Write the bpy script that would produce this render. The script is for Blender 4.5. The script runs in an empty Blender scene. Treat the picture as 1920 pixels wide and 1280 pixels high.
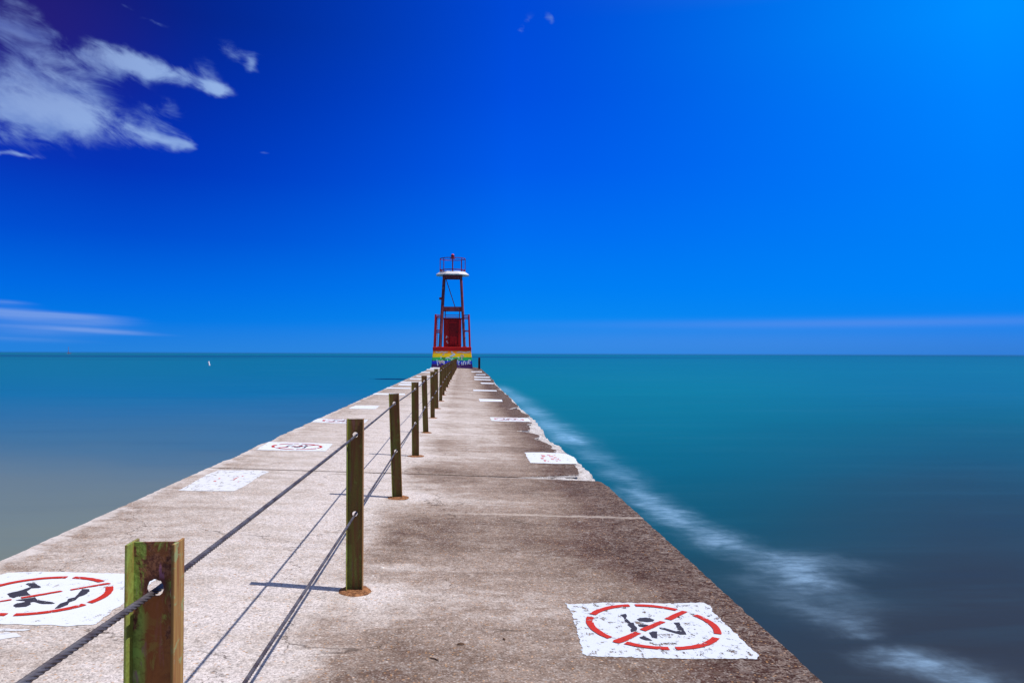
import bpy, bmesh, math, random
from mathutils import Vector, Matrix, noise as mnoise
from mathutils.geometry import delaunay_2d_cdt
from math import radians, pi, sin, cos, atan, atan2, hypot

random.seed(7)
sc = bpy.context.scene
COL = sc.collection

# ------------------------------------------------------------------ camera
FPX, W, H = 1493.0, 1920.0, 1280.0          # 28 mm lens on a 36 mm wide sensor
YAW, PITCH, ROLL, EYE = atan(93 / FPX), atan(24 / FPX), atan(6 / 1920), 1.5
cam_d = bpy.data.cameras.new("camera")
cam = bpy.data.objects.new("camera", cam_d)
COL.objects.link(cam)
cam_d.sensor_width = 36.0
cam_d.lens = 36.0 * FPX / W
cam_d.clip_start, cam_d.clip_end = 0.05, 90000
CR = Matrix.Rotation(-YAW, 3, 'Z') @ Matrix.Rotation(pi / 2 + PITCH, 3, 'X') @ Matrix.Rotation(ROLL, 3, 'Z')
cam.matrix_world = Matrix.Translation((0, 0, EYE)) @ CR.to_4x4()
sc.camera = cam


def ray(px, py):
    return CR @ Vector(((px - W / 2) / FPX, (H / 2 - py) / FPX, -1))


SLOPE, XF, WATER = 0.037, -0.66, -1.3        # the deck falls towards +X
PIER = Matrix.Translation((XF, 0, 0)) @ Matrix.Rotation(atan(SLOPE), 4, 'Y')
PINV = PIER.inverted()


def deck(px, py, z=0.0):
    """point of the sloping deck seen at a photo pixel, in the pier's own axes"""
    o, d = PINV @ Vector((0, 0, EYE)), PINV.to_3x3() @ ray(px, py)
    t = (z - o.z) / d.z
    return o + d * t


def azel(px, py):
    v = ray(px, py).normalized()
    return atan2(v.x, v.y), math.asin(v.z)


# ------------------------------------------------------------------ node helpers
def s2l(c):
    c = c / 255.0
    return c / 12.92 if c <= 0.04045 else ((c + 0.055) / 1.055) ** 2.4


def rgb(r, g, b, k=(1.0, 1.0, 1.0)):
    return (s2l(r) * k[0], s2l(g) * k[1], s2l(b) * k[2], 1)


class NT:
    def __init__(s, tree):
        s.t = tree
        tree.nodes.clear()

    def n(s, typ, **kw):
        nd = s.t.nodes.new(typ)
        for k, v in kw.items():
            setattr(nd, k, v)
        return nd

    def put(s, sock, v):
        if v is None:
            return
        if isinstance(v, bpy.types.NodeSocket):
            s.t.links.new(v, sock)
        else:
            sock.default_value = v

    def m(s, op, a, b=None, c=None, clamp=False):
        nd = s.n('ShaderNodeMath', operation=op, use_clamp=clamp)
        for i, v in enumerate((a, b, c)):
            s.put(nd.inputs[i], v)
        return nd.outputs[0]

    def ss(s, v, a, b):
        nd = s.n('ShaderNodeMapRange', interpolation_type='SMOOTHSTEP')
        s.put(nd.inputs[0], v)
        s.put(nd.inputs[1], a)
        s.put(nd.inputs[2], b)
        return nd.outputs[0]

    def mix(s, f, a, b, mode='MIX'):
        nd = s.n('ShaderNodeMix', data_type='RGBA', blend_type=mode)
        s.put(nd.inputs[0], f)
        s.put(nd.inputs[6], a)
        s.put(nd.inputs[7], b)
        return nd.outputs[2]

    def ramp(s, v, stops, interp='LINEAR'):
        nd = s.n('ShaderNodeValToRGB')
        cr = nd.color_ramp
        cr.interpolation = interp
        while len(cr.elements) > 1:
            cr.elements.remove(cr.elements[-1])
        for i, (p, c) in enumerate(stops):
            e = cr.elements[0] if i == 0 else cr.elements.new(p)
            e.position = p
            e.color = c if hasattr(c, '__len__') else (c, c, c, 1)
        s.put(nd.inputs[0], v)
        return nd.outputs[0]

    def curve(s, v, lo, hi, stops):
        """piecewise linear number over v, given as (v, value) pairs, values 0..1"""
        x = s.m('DIVIDE', s.m('SUBTRACT', v, lo), hi - lo, clamp=True)
        return s.ramp(x, [((a - lo) / (hi - lo), b) for a, b in stops])

    def xyz(s, x, y, z=0.0):
        nd = s.n('ShaderNodeCombineXYZ')
        for i, v in enumerate((x, y, z)):
            s.put(nd.inputs[i], v)
        return nd.outputs[0]

    def sep(s, v):
        nd = s.n('ShaderNodeSeparateXYZ')
        s.put(nd.inputs[0], v)
        return nd.outputs

    def scale(s, v, k):
        nd = s.n('ShaderNodeVectorMath', operation='MULTIPLY')
        s.put(nd.inputs[0], v)
        nd.inputs[1].default_value = k if hasattr(k, '__len__') else (k, k, k)
        return nd.outputs[0]

    def scale2(s, v, f):
        nd = s.n('ShaderNodeVectorMath', operation='SCALE')
        s.put(nd.inputs[0], v)
        s.put(nd.inputs['Scale'], f)
        return nd.outputs[0]

    def noise(s, v, sc_, det=3, rough=0.55, dist=0.0, color=False):
        nd = s.n('ShaderNodeTexNoise')
        s.put(nd.inputs['Vector'], v)
        nd.inputs['Scale'].default_value = sc_
        nd.inputs['Detail'].default_value = det
        nd.inputs['Roughness'].default_value = rough
        nd.inputs['Distortion'].default_value = dist
        return nd.outputs[1 if color else 0]

    def voro(s, v, sc_, feat='F1', rand=1.0):
        nd = s.n('ShaderNodeTexVoronoi', feature=feat)
        s.put(nd.inputs['Vector'], v)
        nd.inputs['Scale'].default_value = sc_
        nd.inputs['Randomness'].default_value = rand
        return nd.outputs


def mat(name):
    m = bpy.data.materials.new(name)
    m.use_nodes = True
    return m, NT(m.node_tree)


def finish(t, color, rough=0.8, bump=None, bstr=0.3, bdist=0.005, spec=0.3, metal=0.0, alpha=None):
    p = t.n('ShaderNodeBsdfPrincipled')
    t.put(p.inputs['Base Color'], color)
    t.put(p.inputs['Roughness'], rough)
    t.put(p.inputs['Metallic'], metal)
    t.put(p.inputs['Specular IOR Level'], spec)
    if bump is not None:
        b = t.n('ShaderNodeBump')
        b.inputs['Strength'].default_value = bstr
        b.inputs['Distance'].default_value = bdist
        t.put(b.inputs['Height'], bump)
        t.put(p.inputs['Normal'], b.outputs[0])
    out = t.n('ShaderNodeOutputMaterial')
    if alpha is None:
        t.put(out.inputs[0], p.outputs[0])
    else:
        tr = t.n('ShaderNodeBsdfTransparent')
        mx = t.n('ShaderNodeMixShader')
        t.put(mx.inputs[0], alpha)
        t.put(mx.inputs[1], tr.outputs[0])
        t.put(mx.inputs[2], p.outputs[0])
        t.put(out.inputs[0], mx.outputs[0])
    return p


# ------------------------------------------------------------------ sun, sky
SUN_AZ, SUN_EL = radians(100.5), radians(59)
to_sun = Vector((sin(SUN_AZ) * cos(SUN_EL), cos(SUN_AZ) * cos(SUN_EL), sin(SUN_EL)))
sd = bpy.data.lights.new("sun", 'SUN')
sd.energy, sd.angle, sd.color = 4.3, radians(0.53), (1.0, 0.955, 0.90)
sun = bpy.data.objects.new("sun", sd)
COL.objects.link(sun)
sun.rotation_euler = to_sun.to_track_quat('Z', 'Y').to_euler()
sun.location = to_sun * 60

world = bpy.data.worlds.new("World")
sc.world = world
world.use_nodes = True
t = NT(world.node_tree)
gen = t.n('ShaderNodeTexCoord').outputs['Generated']
gx, gy, gz = t.sep(gen)
AZ = t.m('ARCTAN2', gx, gy)
EL = t.m('ARCSINE', gz)
ELF = t.m('DIVIDE', t.m('ADD', EL, 0.10), 0.9, clamp=True)


def column(px, rows, low, zen):
    st = [(0.0, low), (0.10 / 0.9 - 0.0012, low), (0.10 / 0.9 - 0.0006, max(rows)[1])]
    for py, c in sorted(rows, key=lambda r: -r[0]):
        st.append(((azel(px, py)[1] + 0.10) / 0.9, c))
    st.append(((azel(px, -60)[1] + 0.10) / 0.9, max(rows, key=lambda r: -r[0])[1]))
    st.append((0.80, zen))
    st.append((1.0, zen))
    return t.ramp(ELF, st)


ground = rgb(40, 85, 110)
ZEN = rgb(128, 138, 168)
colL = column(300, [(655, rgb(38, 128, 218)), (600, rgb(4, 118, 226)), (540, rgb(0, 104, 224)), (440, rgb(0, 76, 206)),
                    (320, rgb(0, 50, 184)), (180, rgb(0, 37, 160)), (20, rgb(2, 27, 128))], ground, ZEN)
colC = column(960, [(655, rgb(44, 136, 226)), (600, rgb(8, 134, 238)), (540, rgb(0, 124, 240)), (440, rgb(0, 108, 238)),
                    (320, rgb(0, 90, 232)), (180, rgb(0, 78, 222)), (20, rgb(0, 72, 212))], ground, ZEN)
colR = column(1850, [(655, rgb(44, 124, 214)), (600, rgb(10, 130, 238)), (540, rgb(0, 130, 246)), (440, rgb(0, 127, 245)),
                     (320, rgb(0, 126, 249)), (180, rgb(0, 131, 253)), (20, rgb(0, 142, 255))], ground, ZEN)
aL, aC, aR = azel(200, 300)[0], azel(960, 300)[0], azel(1850, 300)[0]
fL = t.n('ShaderNodeMapRange'); t.put(fL.inputs[0], AZ); fL.inputs[1].default_value, fL.inputs[2].default_value = aL, aC
fR = t.n('ShaderNodeMapRange'); t.put(fR.inputs[0], AZ); fR.inputs[1].default_value, fR.inputs[2].default_value = aC, aR
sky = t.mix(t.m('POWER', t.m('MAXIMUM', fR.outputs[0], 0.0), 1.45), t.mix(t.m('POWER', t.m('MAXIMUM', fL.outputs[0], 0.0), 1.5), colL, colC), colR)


def gauss(px, py, rx, ry, rot=0.0, u=None, v=None):
    """soft ellipse on the sky round the direction seen at a photo pixel"""
    a, e = azel(px, py)
    du = t.m('SUBTRACT', u if u is not None else AZ, a)
    dv = t.m('SUBTRACT', v if v is not None else EL, e)
    c, s_ = cos(radians(rot)), sin(radians(rot))
    p = t.m('DIVIDE', t.m('ADD', t.m('MULTIPLY', du, c), t.m('MULTIPLY', dv, s_)), rx / FPX)
    q = t.m('DIVIDE', t.m('SUBTRACT', t.m('MULTIPLY', dv, c), t.m('MULTIPLY', du, s_)), ry / FPX)
    return t.m('EXPONENT', t.m('MULTIPLY', t.m('ADD', t.m('MULTIPLY', p, p), t.m('MULTIPLY', q, q)), -1.0))


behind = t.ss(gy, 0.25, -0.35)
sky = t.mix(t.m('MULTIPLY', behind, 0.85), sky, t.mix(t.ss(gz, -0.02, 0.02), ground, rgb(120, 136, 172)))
# purplish corner of the sky on the far left
corner = t.m('MULTIPLY', gauss(20, 30, 180, 140), 0.68)
sky = t.mix(corner, sky, rgb(44, 24, 100))
# cloud coordinates: turned along the drift of the wind and warped
ca, cb = cos(radians(-20)), sin(radians(-20))
cu = t.m('ADD', t.m('MULTIPLY', AZ, ca), t.m('MULTIPLY', EL, cb))
cv = t.m('SUBTRACT', t.m('MULTIPLY', EL, ca), t.m('MULTIPLY', AZ, cb))
cvec = t.xyz(t.m('MULTIPLY', cu, 7.0), t.m('MULTIPLY', cv, 20.0), 3.1)
n1 = t.noise(cvec, 1.0, 5, 0.6, 0.4)
n2 = t.noise(cvec, 3.6, 4, 0.6, 0.3)
warp = t.noise(t.xyz(AZ, EL, 7.0), 22.0, 3, 0.55, 0, True)
wx, wy, wz = t.sep(warp)
U = t.m('ADD', AZ, t.m('MULTIPLY', t.m('SUBTRACT', wx, 0.5), 0.035))
V = t.m('ADD', EL, t.m('MULTIPLY', t.m('SUBTRACT', wy, 0.5), 0.028))
high = None
for (px, py, rx, ry, rot, w) in [
        (20, 190, 105, 60, -8, 1.25), (120, 222, 70, 28, -8, 1.1), (135, 140, 70, 42, -25, 1.0), (235, 120, 55, 22, -12, 1.0),
        (320, 142, 75, 14, -10, 1.0), (408, 162, 22, 11, -15, 1.25), (292, 252, 48, 17, -6, 1.3), (345, 266, 22, 8, -3, 0.8),
        (15, 60, 50, 60, -20, 0.75), (476, 128, 17, 11, -35, .95), (440, 96, 50, 18, -15, 0.55), (380, 125, 30, 16, -20, 0.6), (25, 293, 32, 5, -2, 0.8),
        (290, 51, 26, 5, -6, 0.55), (252, 20, 15, 6, -18, 0.5), (988, 42, 10, 18, -30, 0.75), (1029, 40, 13, 7, -40, 0.85),
        (492, 290, 14, 5, 0, 0.5), (315, 212, 40, 18, -10, 0.6), (350, 18, 14, 8, -10, 0.4), (440, 10, 22, 5, -20, 0.35)]:
    g = t.m('MULTIPLY', gauss(px, py, rx, ry, rot, U, V), w)
    high = g if high is None else t.m('ADD', high, g)
n3 = t.noise(t.xyz(t.m('MULTIPLY', cu, 17.0), t.m('MULTIPLY', cv, 40.0), 6.3), 1.0, 5, 0.62, 0.5)
nn = t.m('ADD', t.m('ADD', t.m('MULTIPLY', t.m('SUBTRACT', n1, 0.5), 0.8), t.m('MULTIPLY', t.m('SUBTRACT', n3, 0.5), 2.8)), t.m('MULTIPLY', t.m('SUBTRACT', n2, 0.5), 0.5))
dens = t.ss(t.m('ADD', high, t.m('MULTIPLY', nn, t.m('MINIMUM', t.m('MULTIPLY', high, 2.2), 1.0))), 0.26, 1.55)
# low streaks close to the horizon
svec = t.xyz(t.m('MULTIPLY', AZ, 5.0), t.m('MULTIPLY', t.m('ADD', EL, t.m('MULTIPLY', AZ, 0.035)), 120.0), 1.7)
sn = t.noise(svec, 1.0, 5, 0.6, 0.25)
low = None
for (px, py, rx, ry, rot, w) in [(10, 566, 45, 5, -2, 0.8), (40, 588, 130, 9, -2, 1.25), (130, 590, 90, 4, -2, 0.7), (60, 606, 170, 11, -1, 0.55),
                                 (200, 621, 95, 3.6, -3, 1.05), (30, 630, 150, 16, 0, 0.6), (190, 606, 45, 5, 0, 0.4)]:
    g = t.m('MULTIPLY', gauss(px, py, rx, ry, rot), w)
    low = g if low is None else t.m('ADD', low, g)
ldens = t.m('MULTIPLY', t.ss(t.m('MULTIPLY', low, t.m('ADD', 0.15, t.m('MULTIPLY', sn, 1.7))), 0.15, 1.5), 0.95)
band = t.m('MULTIPLY', gauss(1640, 605, 420, 8, 0), 0.36)
band = t.m('ADD', band, t.m('MULTIPLY', gauss(1400, 640, 600, 24, 0), 0.15))
sky = t.mix(t.m('MULTIPLY', ldens, 0.8), sky, rgb(124, 160, 228))
sky = t.mix(band, sky, rgb(110, 145, 225))
shade = t.mix(t.ss(t.m('ADD', n1, t.m('MULTIPLY', high, 0.15)), 0.35, 0.85), rgb(76, 116, 196), rgb(158, 190, 236))
shade = t.mix(t.m('MULTIPLY', corner, 0.75), shade, rgb(96, 98, 168))
sky = t.mix(t.m('MULTIPLY', dens, 0.86), sky, shade)
nish = t.n('ShaderNodeTexSky', sky_type='NISHITA')
nish.sun_disc = False
nish.sun_elevation, nish.sun_rotation = SUN_EL, SUN_AZ
nish.ozone_density, nish.dust_density = 3.0, 0.2
bg1 = t.n('ShaderNodeBackground')
t.put(bg1.inputs[0], t.mix(1.0, nish.outputs[0], (0.0, 0.012, 0.045, 1), 'MULTIPLY'))
bg1.inputs[1].default_value = 0.1
bg2 = t.n('ShaderNodeBackground')
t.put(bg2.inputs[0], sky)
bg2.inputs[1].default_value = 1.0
ad = t.n('ShaderNodeAddShader')
t.put(ad.inputs[0], bg1.outputs[0]); t.put(ad.inputs[1], bg2.outputs[0])
t.put(t.n('ShaderNodeOutputWorld').inputs[0], ad.outputs[0])

sc.view_settings.view_transform = 'Standard'
sc.view_settings.look = 'None'
sc.view_settings.exposure = 0.0
sc.view_settings.gamma = 1.0
sc.view_settings.use_curve_mapping = False


# ------------------------------------------------------------------ object helpers
def link(name, bm, mats=None, parent=None, smooth=False, matrix=None):
    me = bpy.data.meshes.new(name)
    bmesh.ops.recalc_face_normals(bm, faces=bm.faces)
    bm.to_mesh(me)
    bm.free()
    if smooth:
        for p in me.polygons:
            p.use_smooth = True
    for m_ in (mats if isinstance(mats, (list, tuple)) else [mats]):
        if m_:
            me.materials.append(m_)
    o = bpy.data.objects.new(name, me)
    COL.objects.link(o)
    if parent:
        o.parent = parent
    if matrix is not None:
        o.matrix_local = matrix
    return o


def empty(name, loc=(0, 0, 0), parent=None):
    o = bpy.data.objects.new(name, None)
    o.empty_display_size = 0.2
    COL.objects.link(o)
    o.location = loc
    o.parent = parent
    return o


def tag(o, label=None, cat=None, group=None, kind=None):
    for k, v in (('label', label), ('category', cat), ('group', group), ('kind', kind)):
        if v:
            o[k] = v
    return o


def box(bm, c, s, mi=0, rot=None, bevel=0.0):
    r = bmesh.ops.create_cube(bm, size=1.0)
    vs = r['verts']
    bmesh.ops.scale(bm, vec=s, verts=vs)
    if bevel:
        es = list({e for v in vs for e in v.link_edges})
        rb = bmesh.ops.bevel(bm, geom=es, offset=bevel, segments=1, affect='EDGES')
        vs = list({v for f in rb['faces'] for v in f.verts} | {v for v in vs if v.is_valid})
    if rot is not None:
        bmesh.ops.transform(bm, matrix=rot, verts=vs)
    bmesh.ops.translate(bm, vec=c, verts=vs)
    for f in {f for v in vs for f in v.link_faces}:
        f.material_index = mi
    return vs


def frame(a, b):
    a, b = Vector(a), Vector(b)
    z = (b - a).normalized()
    x = Vector((1, 0, 0)) if abs(z.x) < 0.9 else Vector((0, 1, 0))
    y = z.cross(x).normalized()
    x = y.cross(z)
    return a, b, x, y, z


def bar(bm, a, b, w, d=None, bevel=0.0, seg=0):
    """a bar between two points: w x d box section, or round if seg"""
    a, b, x, y, z = frame(a, b)
    d = d or w
    if seg:
        prof = [(w / 2 * cos(2 * pi * i / seg), w / 2 * sin(2 * pi * i / seg)) for i in range(seg)]
    elif bevel:
        hw, hd, k = w / 2, d / 2, bevel
        prof = [(hw - k, -hd), (hw, -hd + k), (hw, hd - k), (hw - k, hd), (-hw + k, hd), (-hw, hd - k), (-hw, -hd + k), (-hw + k, -hd)]
    else:
        prof = [(w / 2, -d / 2), (w / 2, d / 2), (-w / 2, d / 2), (-w / 2, -d / 2)]
    r0 = [bm.verts.new(a + x * p + y * q) for p, q in prof]
    r1 = [bm.verts.new(b + x * p + y * q) for p, q in prof]
    n = len(prof)
    for i in range(n):
        bm.faces.new((r0[i], r0[(i + 1) % n], r1[(i + 1) % n], r1[i]))
    bm.faces.new(r0[::-1])
    bm.faces.new(r1)


def rough_outline(pts, step, amp, freq=9.0, seed=0.0, closed=True, wobble=0.0):
    out = []
    n = len(pts)
    for i in range(n if closed else n - 1):
        a, b = Vector(pts[i]).to_2d(), Vector(pts[(i + 1) % n]).to_2d()
        L = (b - a).length
        k = max(1, int(L / step))
        nrm = Vector((-(b - a).y, (b - a).x)).normalized() if L > 0 else Vector((0, 0))
        for j in range(k):
            p = a.lerp(b, j / k)
            h = mnoise.fractal(Vector((p.x * freq, p.y * freq, seed)), 0.9, 2.1, 4)
            big_ = 0.0
            if wobble:
                big_ = wobble * nrm.x * min(0.0, mnoise.fractal(Vector((p.x * .5, p.y * 1.4, seed + 5)), 0.8, 2.1, 5) - 0.15) * (1 if p.x > 0 else -1)
            out.append(p + nrm * (h * amp) + Vector((big_ * (1 if nrm.x > 0 else -1), 0)))
    if not closed:
        out.append(Vector(pts[-1]).to_2d())
    return out


def flat(bm, pts, z):
    vs = [bm.verts.new((p[0], p[1], z)) for p in pts]
    try:
        f = bm.faces.new(vs)
    except ValueError:
        return
    if f.normal.z < 0 or sum(pts[i][0] * pts[(i + 1) % len(pts)][1] - pts[(i + 1) % len(pts)][0] * pts[i][1] for i in range(len(pts))) < 0:
        f.normal_flip()


def up(o):
    """all faces of a flat sheet look up"""
    me = o.data
    bm = bmesh.new(); bm.from_mesh(me)
    for f in bm.faces:
        f.normal_update()
        if f.normal.z < 0:
            f.normal_flip()
    bm.to_mesh(me); bm.free()
    return o


# ------------------------------------------------------------------ water
m_water, t = mat("lake_water")
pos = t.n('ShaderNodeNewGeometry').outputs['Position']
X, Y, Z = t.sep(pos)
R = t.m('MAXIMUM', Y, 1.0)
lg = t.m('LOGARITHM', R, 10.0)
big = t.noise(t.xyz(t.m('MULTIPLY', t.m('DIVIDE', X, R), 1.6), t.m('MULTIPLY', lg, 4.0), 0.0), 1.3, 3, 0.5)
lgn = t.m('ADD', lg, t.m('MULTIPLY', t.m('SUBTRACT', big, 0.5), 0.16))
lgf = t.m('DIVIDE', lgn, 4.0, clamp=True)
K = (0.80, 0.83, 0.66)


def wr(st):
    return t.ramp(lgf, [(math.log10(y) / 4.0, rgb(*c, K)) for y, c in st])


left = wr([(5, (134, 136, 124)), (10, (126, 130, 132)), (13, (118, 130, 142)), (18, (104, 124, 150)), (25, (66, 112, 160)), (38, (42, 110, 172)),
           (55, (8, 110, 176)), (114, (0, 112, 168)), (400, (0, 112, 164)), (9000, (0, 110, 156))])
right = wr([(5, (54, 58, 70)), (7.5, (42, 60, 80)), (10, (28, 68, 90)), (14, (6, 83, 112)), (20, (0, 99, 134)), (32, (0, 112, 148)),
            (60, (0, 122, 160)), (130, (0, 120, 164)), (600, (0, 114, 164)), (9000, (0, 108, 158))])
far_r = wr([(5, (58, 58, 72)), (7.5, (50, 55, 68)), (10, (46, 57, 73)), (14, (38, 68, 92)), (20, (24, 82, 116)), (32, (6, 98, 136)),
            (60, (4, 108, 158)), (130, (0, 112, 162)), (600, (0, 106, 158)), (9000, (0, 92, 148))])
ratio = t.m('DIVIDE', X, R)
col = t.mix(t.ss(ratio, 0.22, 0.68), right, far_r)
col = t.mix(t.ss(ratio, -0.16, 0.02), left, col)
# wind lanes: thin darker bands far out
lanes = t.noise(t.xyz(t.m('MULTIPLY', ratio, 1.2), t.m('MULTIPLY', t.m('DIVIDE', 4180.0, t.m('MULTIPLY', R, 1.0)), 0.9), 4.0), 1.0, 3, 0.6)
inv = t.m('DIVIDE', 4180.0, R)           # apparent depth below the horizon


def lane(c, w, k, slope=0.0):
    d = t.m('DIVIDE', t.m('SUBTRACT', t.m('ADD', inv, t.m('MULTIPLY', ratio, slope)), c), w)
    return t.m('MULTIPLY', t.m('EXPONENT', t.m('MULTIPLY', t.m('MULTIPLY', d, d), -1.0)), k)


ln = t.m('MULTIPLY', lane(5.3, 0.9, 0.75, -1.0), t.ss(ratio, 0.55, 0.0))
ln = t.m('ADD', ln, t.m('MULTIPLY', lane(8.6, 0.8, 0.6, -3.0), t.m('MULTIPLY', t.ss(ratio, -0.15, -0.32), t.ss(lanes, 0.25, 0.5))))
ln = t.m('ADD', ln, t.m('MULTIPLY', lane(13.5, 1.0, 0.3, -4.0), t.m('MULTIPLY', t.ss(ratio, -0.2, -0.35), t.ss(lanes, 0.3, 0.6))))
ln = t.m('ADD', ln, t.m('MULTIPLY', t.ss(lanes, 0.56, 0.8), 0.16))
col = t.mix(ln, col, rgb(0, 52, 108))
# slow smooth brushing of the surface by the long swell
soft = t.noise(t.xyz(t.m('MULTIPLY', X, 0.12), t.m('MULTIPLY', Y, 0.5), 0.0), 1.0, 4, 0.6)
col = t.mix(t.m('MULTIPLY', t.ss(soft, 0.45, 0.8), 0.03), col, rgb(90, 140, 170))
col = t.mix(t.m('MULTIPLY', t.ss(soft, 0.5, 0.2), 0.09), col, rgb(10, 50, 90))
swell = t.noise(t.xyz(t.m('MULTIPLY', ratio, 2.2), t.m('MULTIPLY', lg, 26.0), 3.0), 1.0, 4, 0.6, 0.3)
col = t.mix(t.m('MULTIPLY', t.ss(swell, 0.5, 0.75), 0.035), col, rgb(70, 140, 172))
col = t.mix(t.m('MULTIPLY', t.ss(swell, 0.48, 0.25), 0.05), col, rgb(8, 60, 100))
# surf washed along the ledge beside the pier, blurred by its own movement
FOAM = [(946, 731, 14, 7, .6), (970, 748, 18, 8, .7), (1000, 772, 20, 10, .8), (1030, 798, 26, 10, .8), (1068, 822, 26, 10, 1.15), (1118, 856, 26, 12, .4), (1165, 890, 28, 15, .5),
        (1205, 930, 30, 16, .85), (1252, 963, 28, 17, 1.0), (1292, 984, 36, 12, .4), (1345, 1012, 42, 14, 1.05), (1392, 1032, 40, 12, .3), (1482, 1056, 50, 18, .85), (1508, 1086, 46, 20, .85),
        (1430, 1095, 50, 22, .26), (1515, 1135, 55, 20, .32), (1568, 1162, 42, 15, .42), (1602, 1188, 34, 8, .4), (1700, 1235, 55, 16, .55), (1758, 1248, 64, 22, .75), (1825, 1275, 55, 16, .7), (1570, 1055, 60, 15, .22), (1620, 1130, 50, 20, .14)]
w1 = t.noise(t.xyz(t.m('MULTIPLY', X, 1.3), t.m('MULTIPLY', Y, 0.9), 5.0), 1.0, 4, 0.62, 0.4, True)
w1x, w1y, _z = t.sep(w1)
FX = t.m('ADD', X, t.m('MULTIPLY', t.m('SUBTRACT', w1x, 0.5), 0.75))
FY = t.m('ADD', Y, t.m('MULTIPLY', t.m('MULTIPLY', t.m('SUBTRACT', w1y, 0.5), 0.12), Y))
foam = None
for px, py, rx, ry, w in FOAM:
    d_ = ray(px, py); k_ = (WATER - EYE) / d_.z
    fx, fy = d_.x * k_, d_.y * k_
    rX, rY = rx * fy / FPX, ry * fy * fy / (FPX * (EYE - WATER))
    p = t.m('DIVIDE', t.m('SUBTRACT', FX, fx), rX)
    q = t.m('DIVIDE', t.m('SUBTRACT', FY, fy), rY)
    g = t.m('MULTIPLY', t.m('EXPONENT', t.m('MULTIPLY', t.m('ADD', t.m('MULTIPLY', p, p), t.m('MULTIPLY', q, q)), -0.8)), w)
    foam = g if foam is None else t.m('ADD', foam, g)
wisp = t.noise(t.xyz(t.m('MULTIPLY', X, 2.2), t.m('MULTIPLY', Y, 4.5), 2.0), 1.0, 6, 0.68, 0.3)
foam = t.m('MULTIPLY', t.m('MINIMUM', foam, 1.15), t.m('ADD', 0.40, t.m('MULTIPLY', 0.72, t.ss(wisp, 0.30, 0.72))))
fc = t.mix(t.ss(Y, 8, 22), rgb(140, 172, 200), rgb(146, 194, 230))
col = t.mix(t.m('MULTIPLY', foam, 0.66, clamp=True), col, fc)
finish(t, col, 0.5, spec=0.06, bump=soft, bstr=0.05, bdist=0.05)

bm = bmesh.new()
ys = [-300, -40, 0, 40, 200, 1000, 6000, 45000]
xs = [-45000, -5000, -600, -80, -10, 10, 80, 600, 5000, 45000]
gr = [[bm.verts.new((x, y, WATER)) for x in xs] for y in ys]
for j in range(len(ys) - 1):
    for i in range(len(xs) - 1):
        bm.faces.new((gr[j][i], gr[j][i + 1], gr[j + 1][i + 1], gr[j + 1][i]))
tag(link("lake_water", bm, m_water), kind='structure', label="smooth teal lake water reaching the horizon on both sides of the pier")


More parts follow.
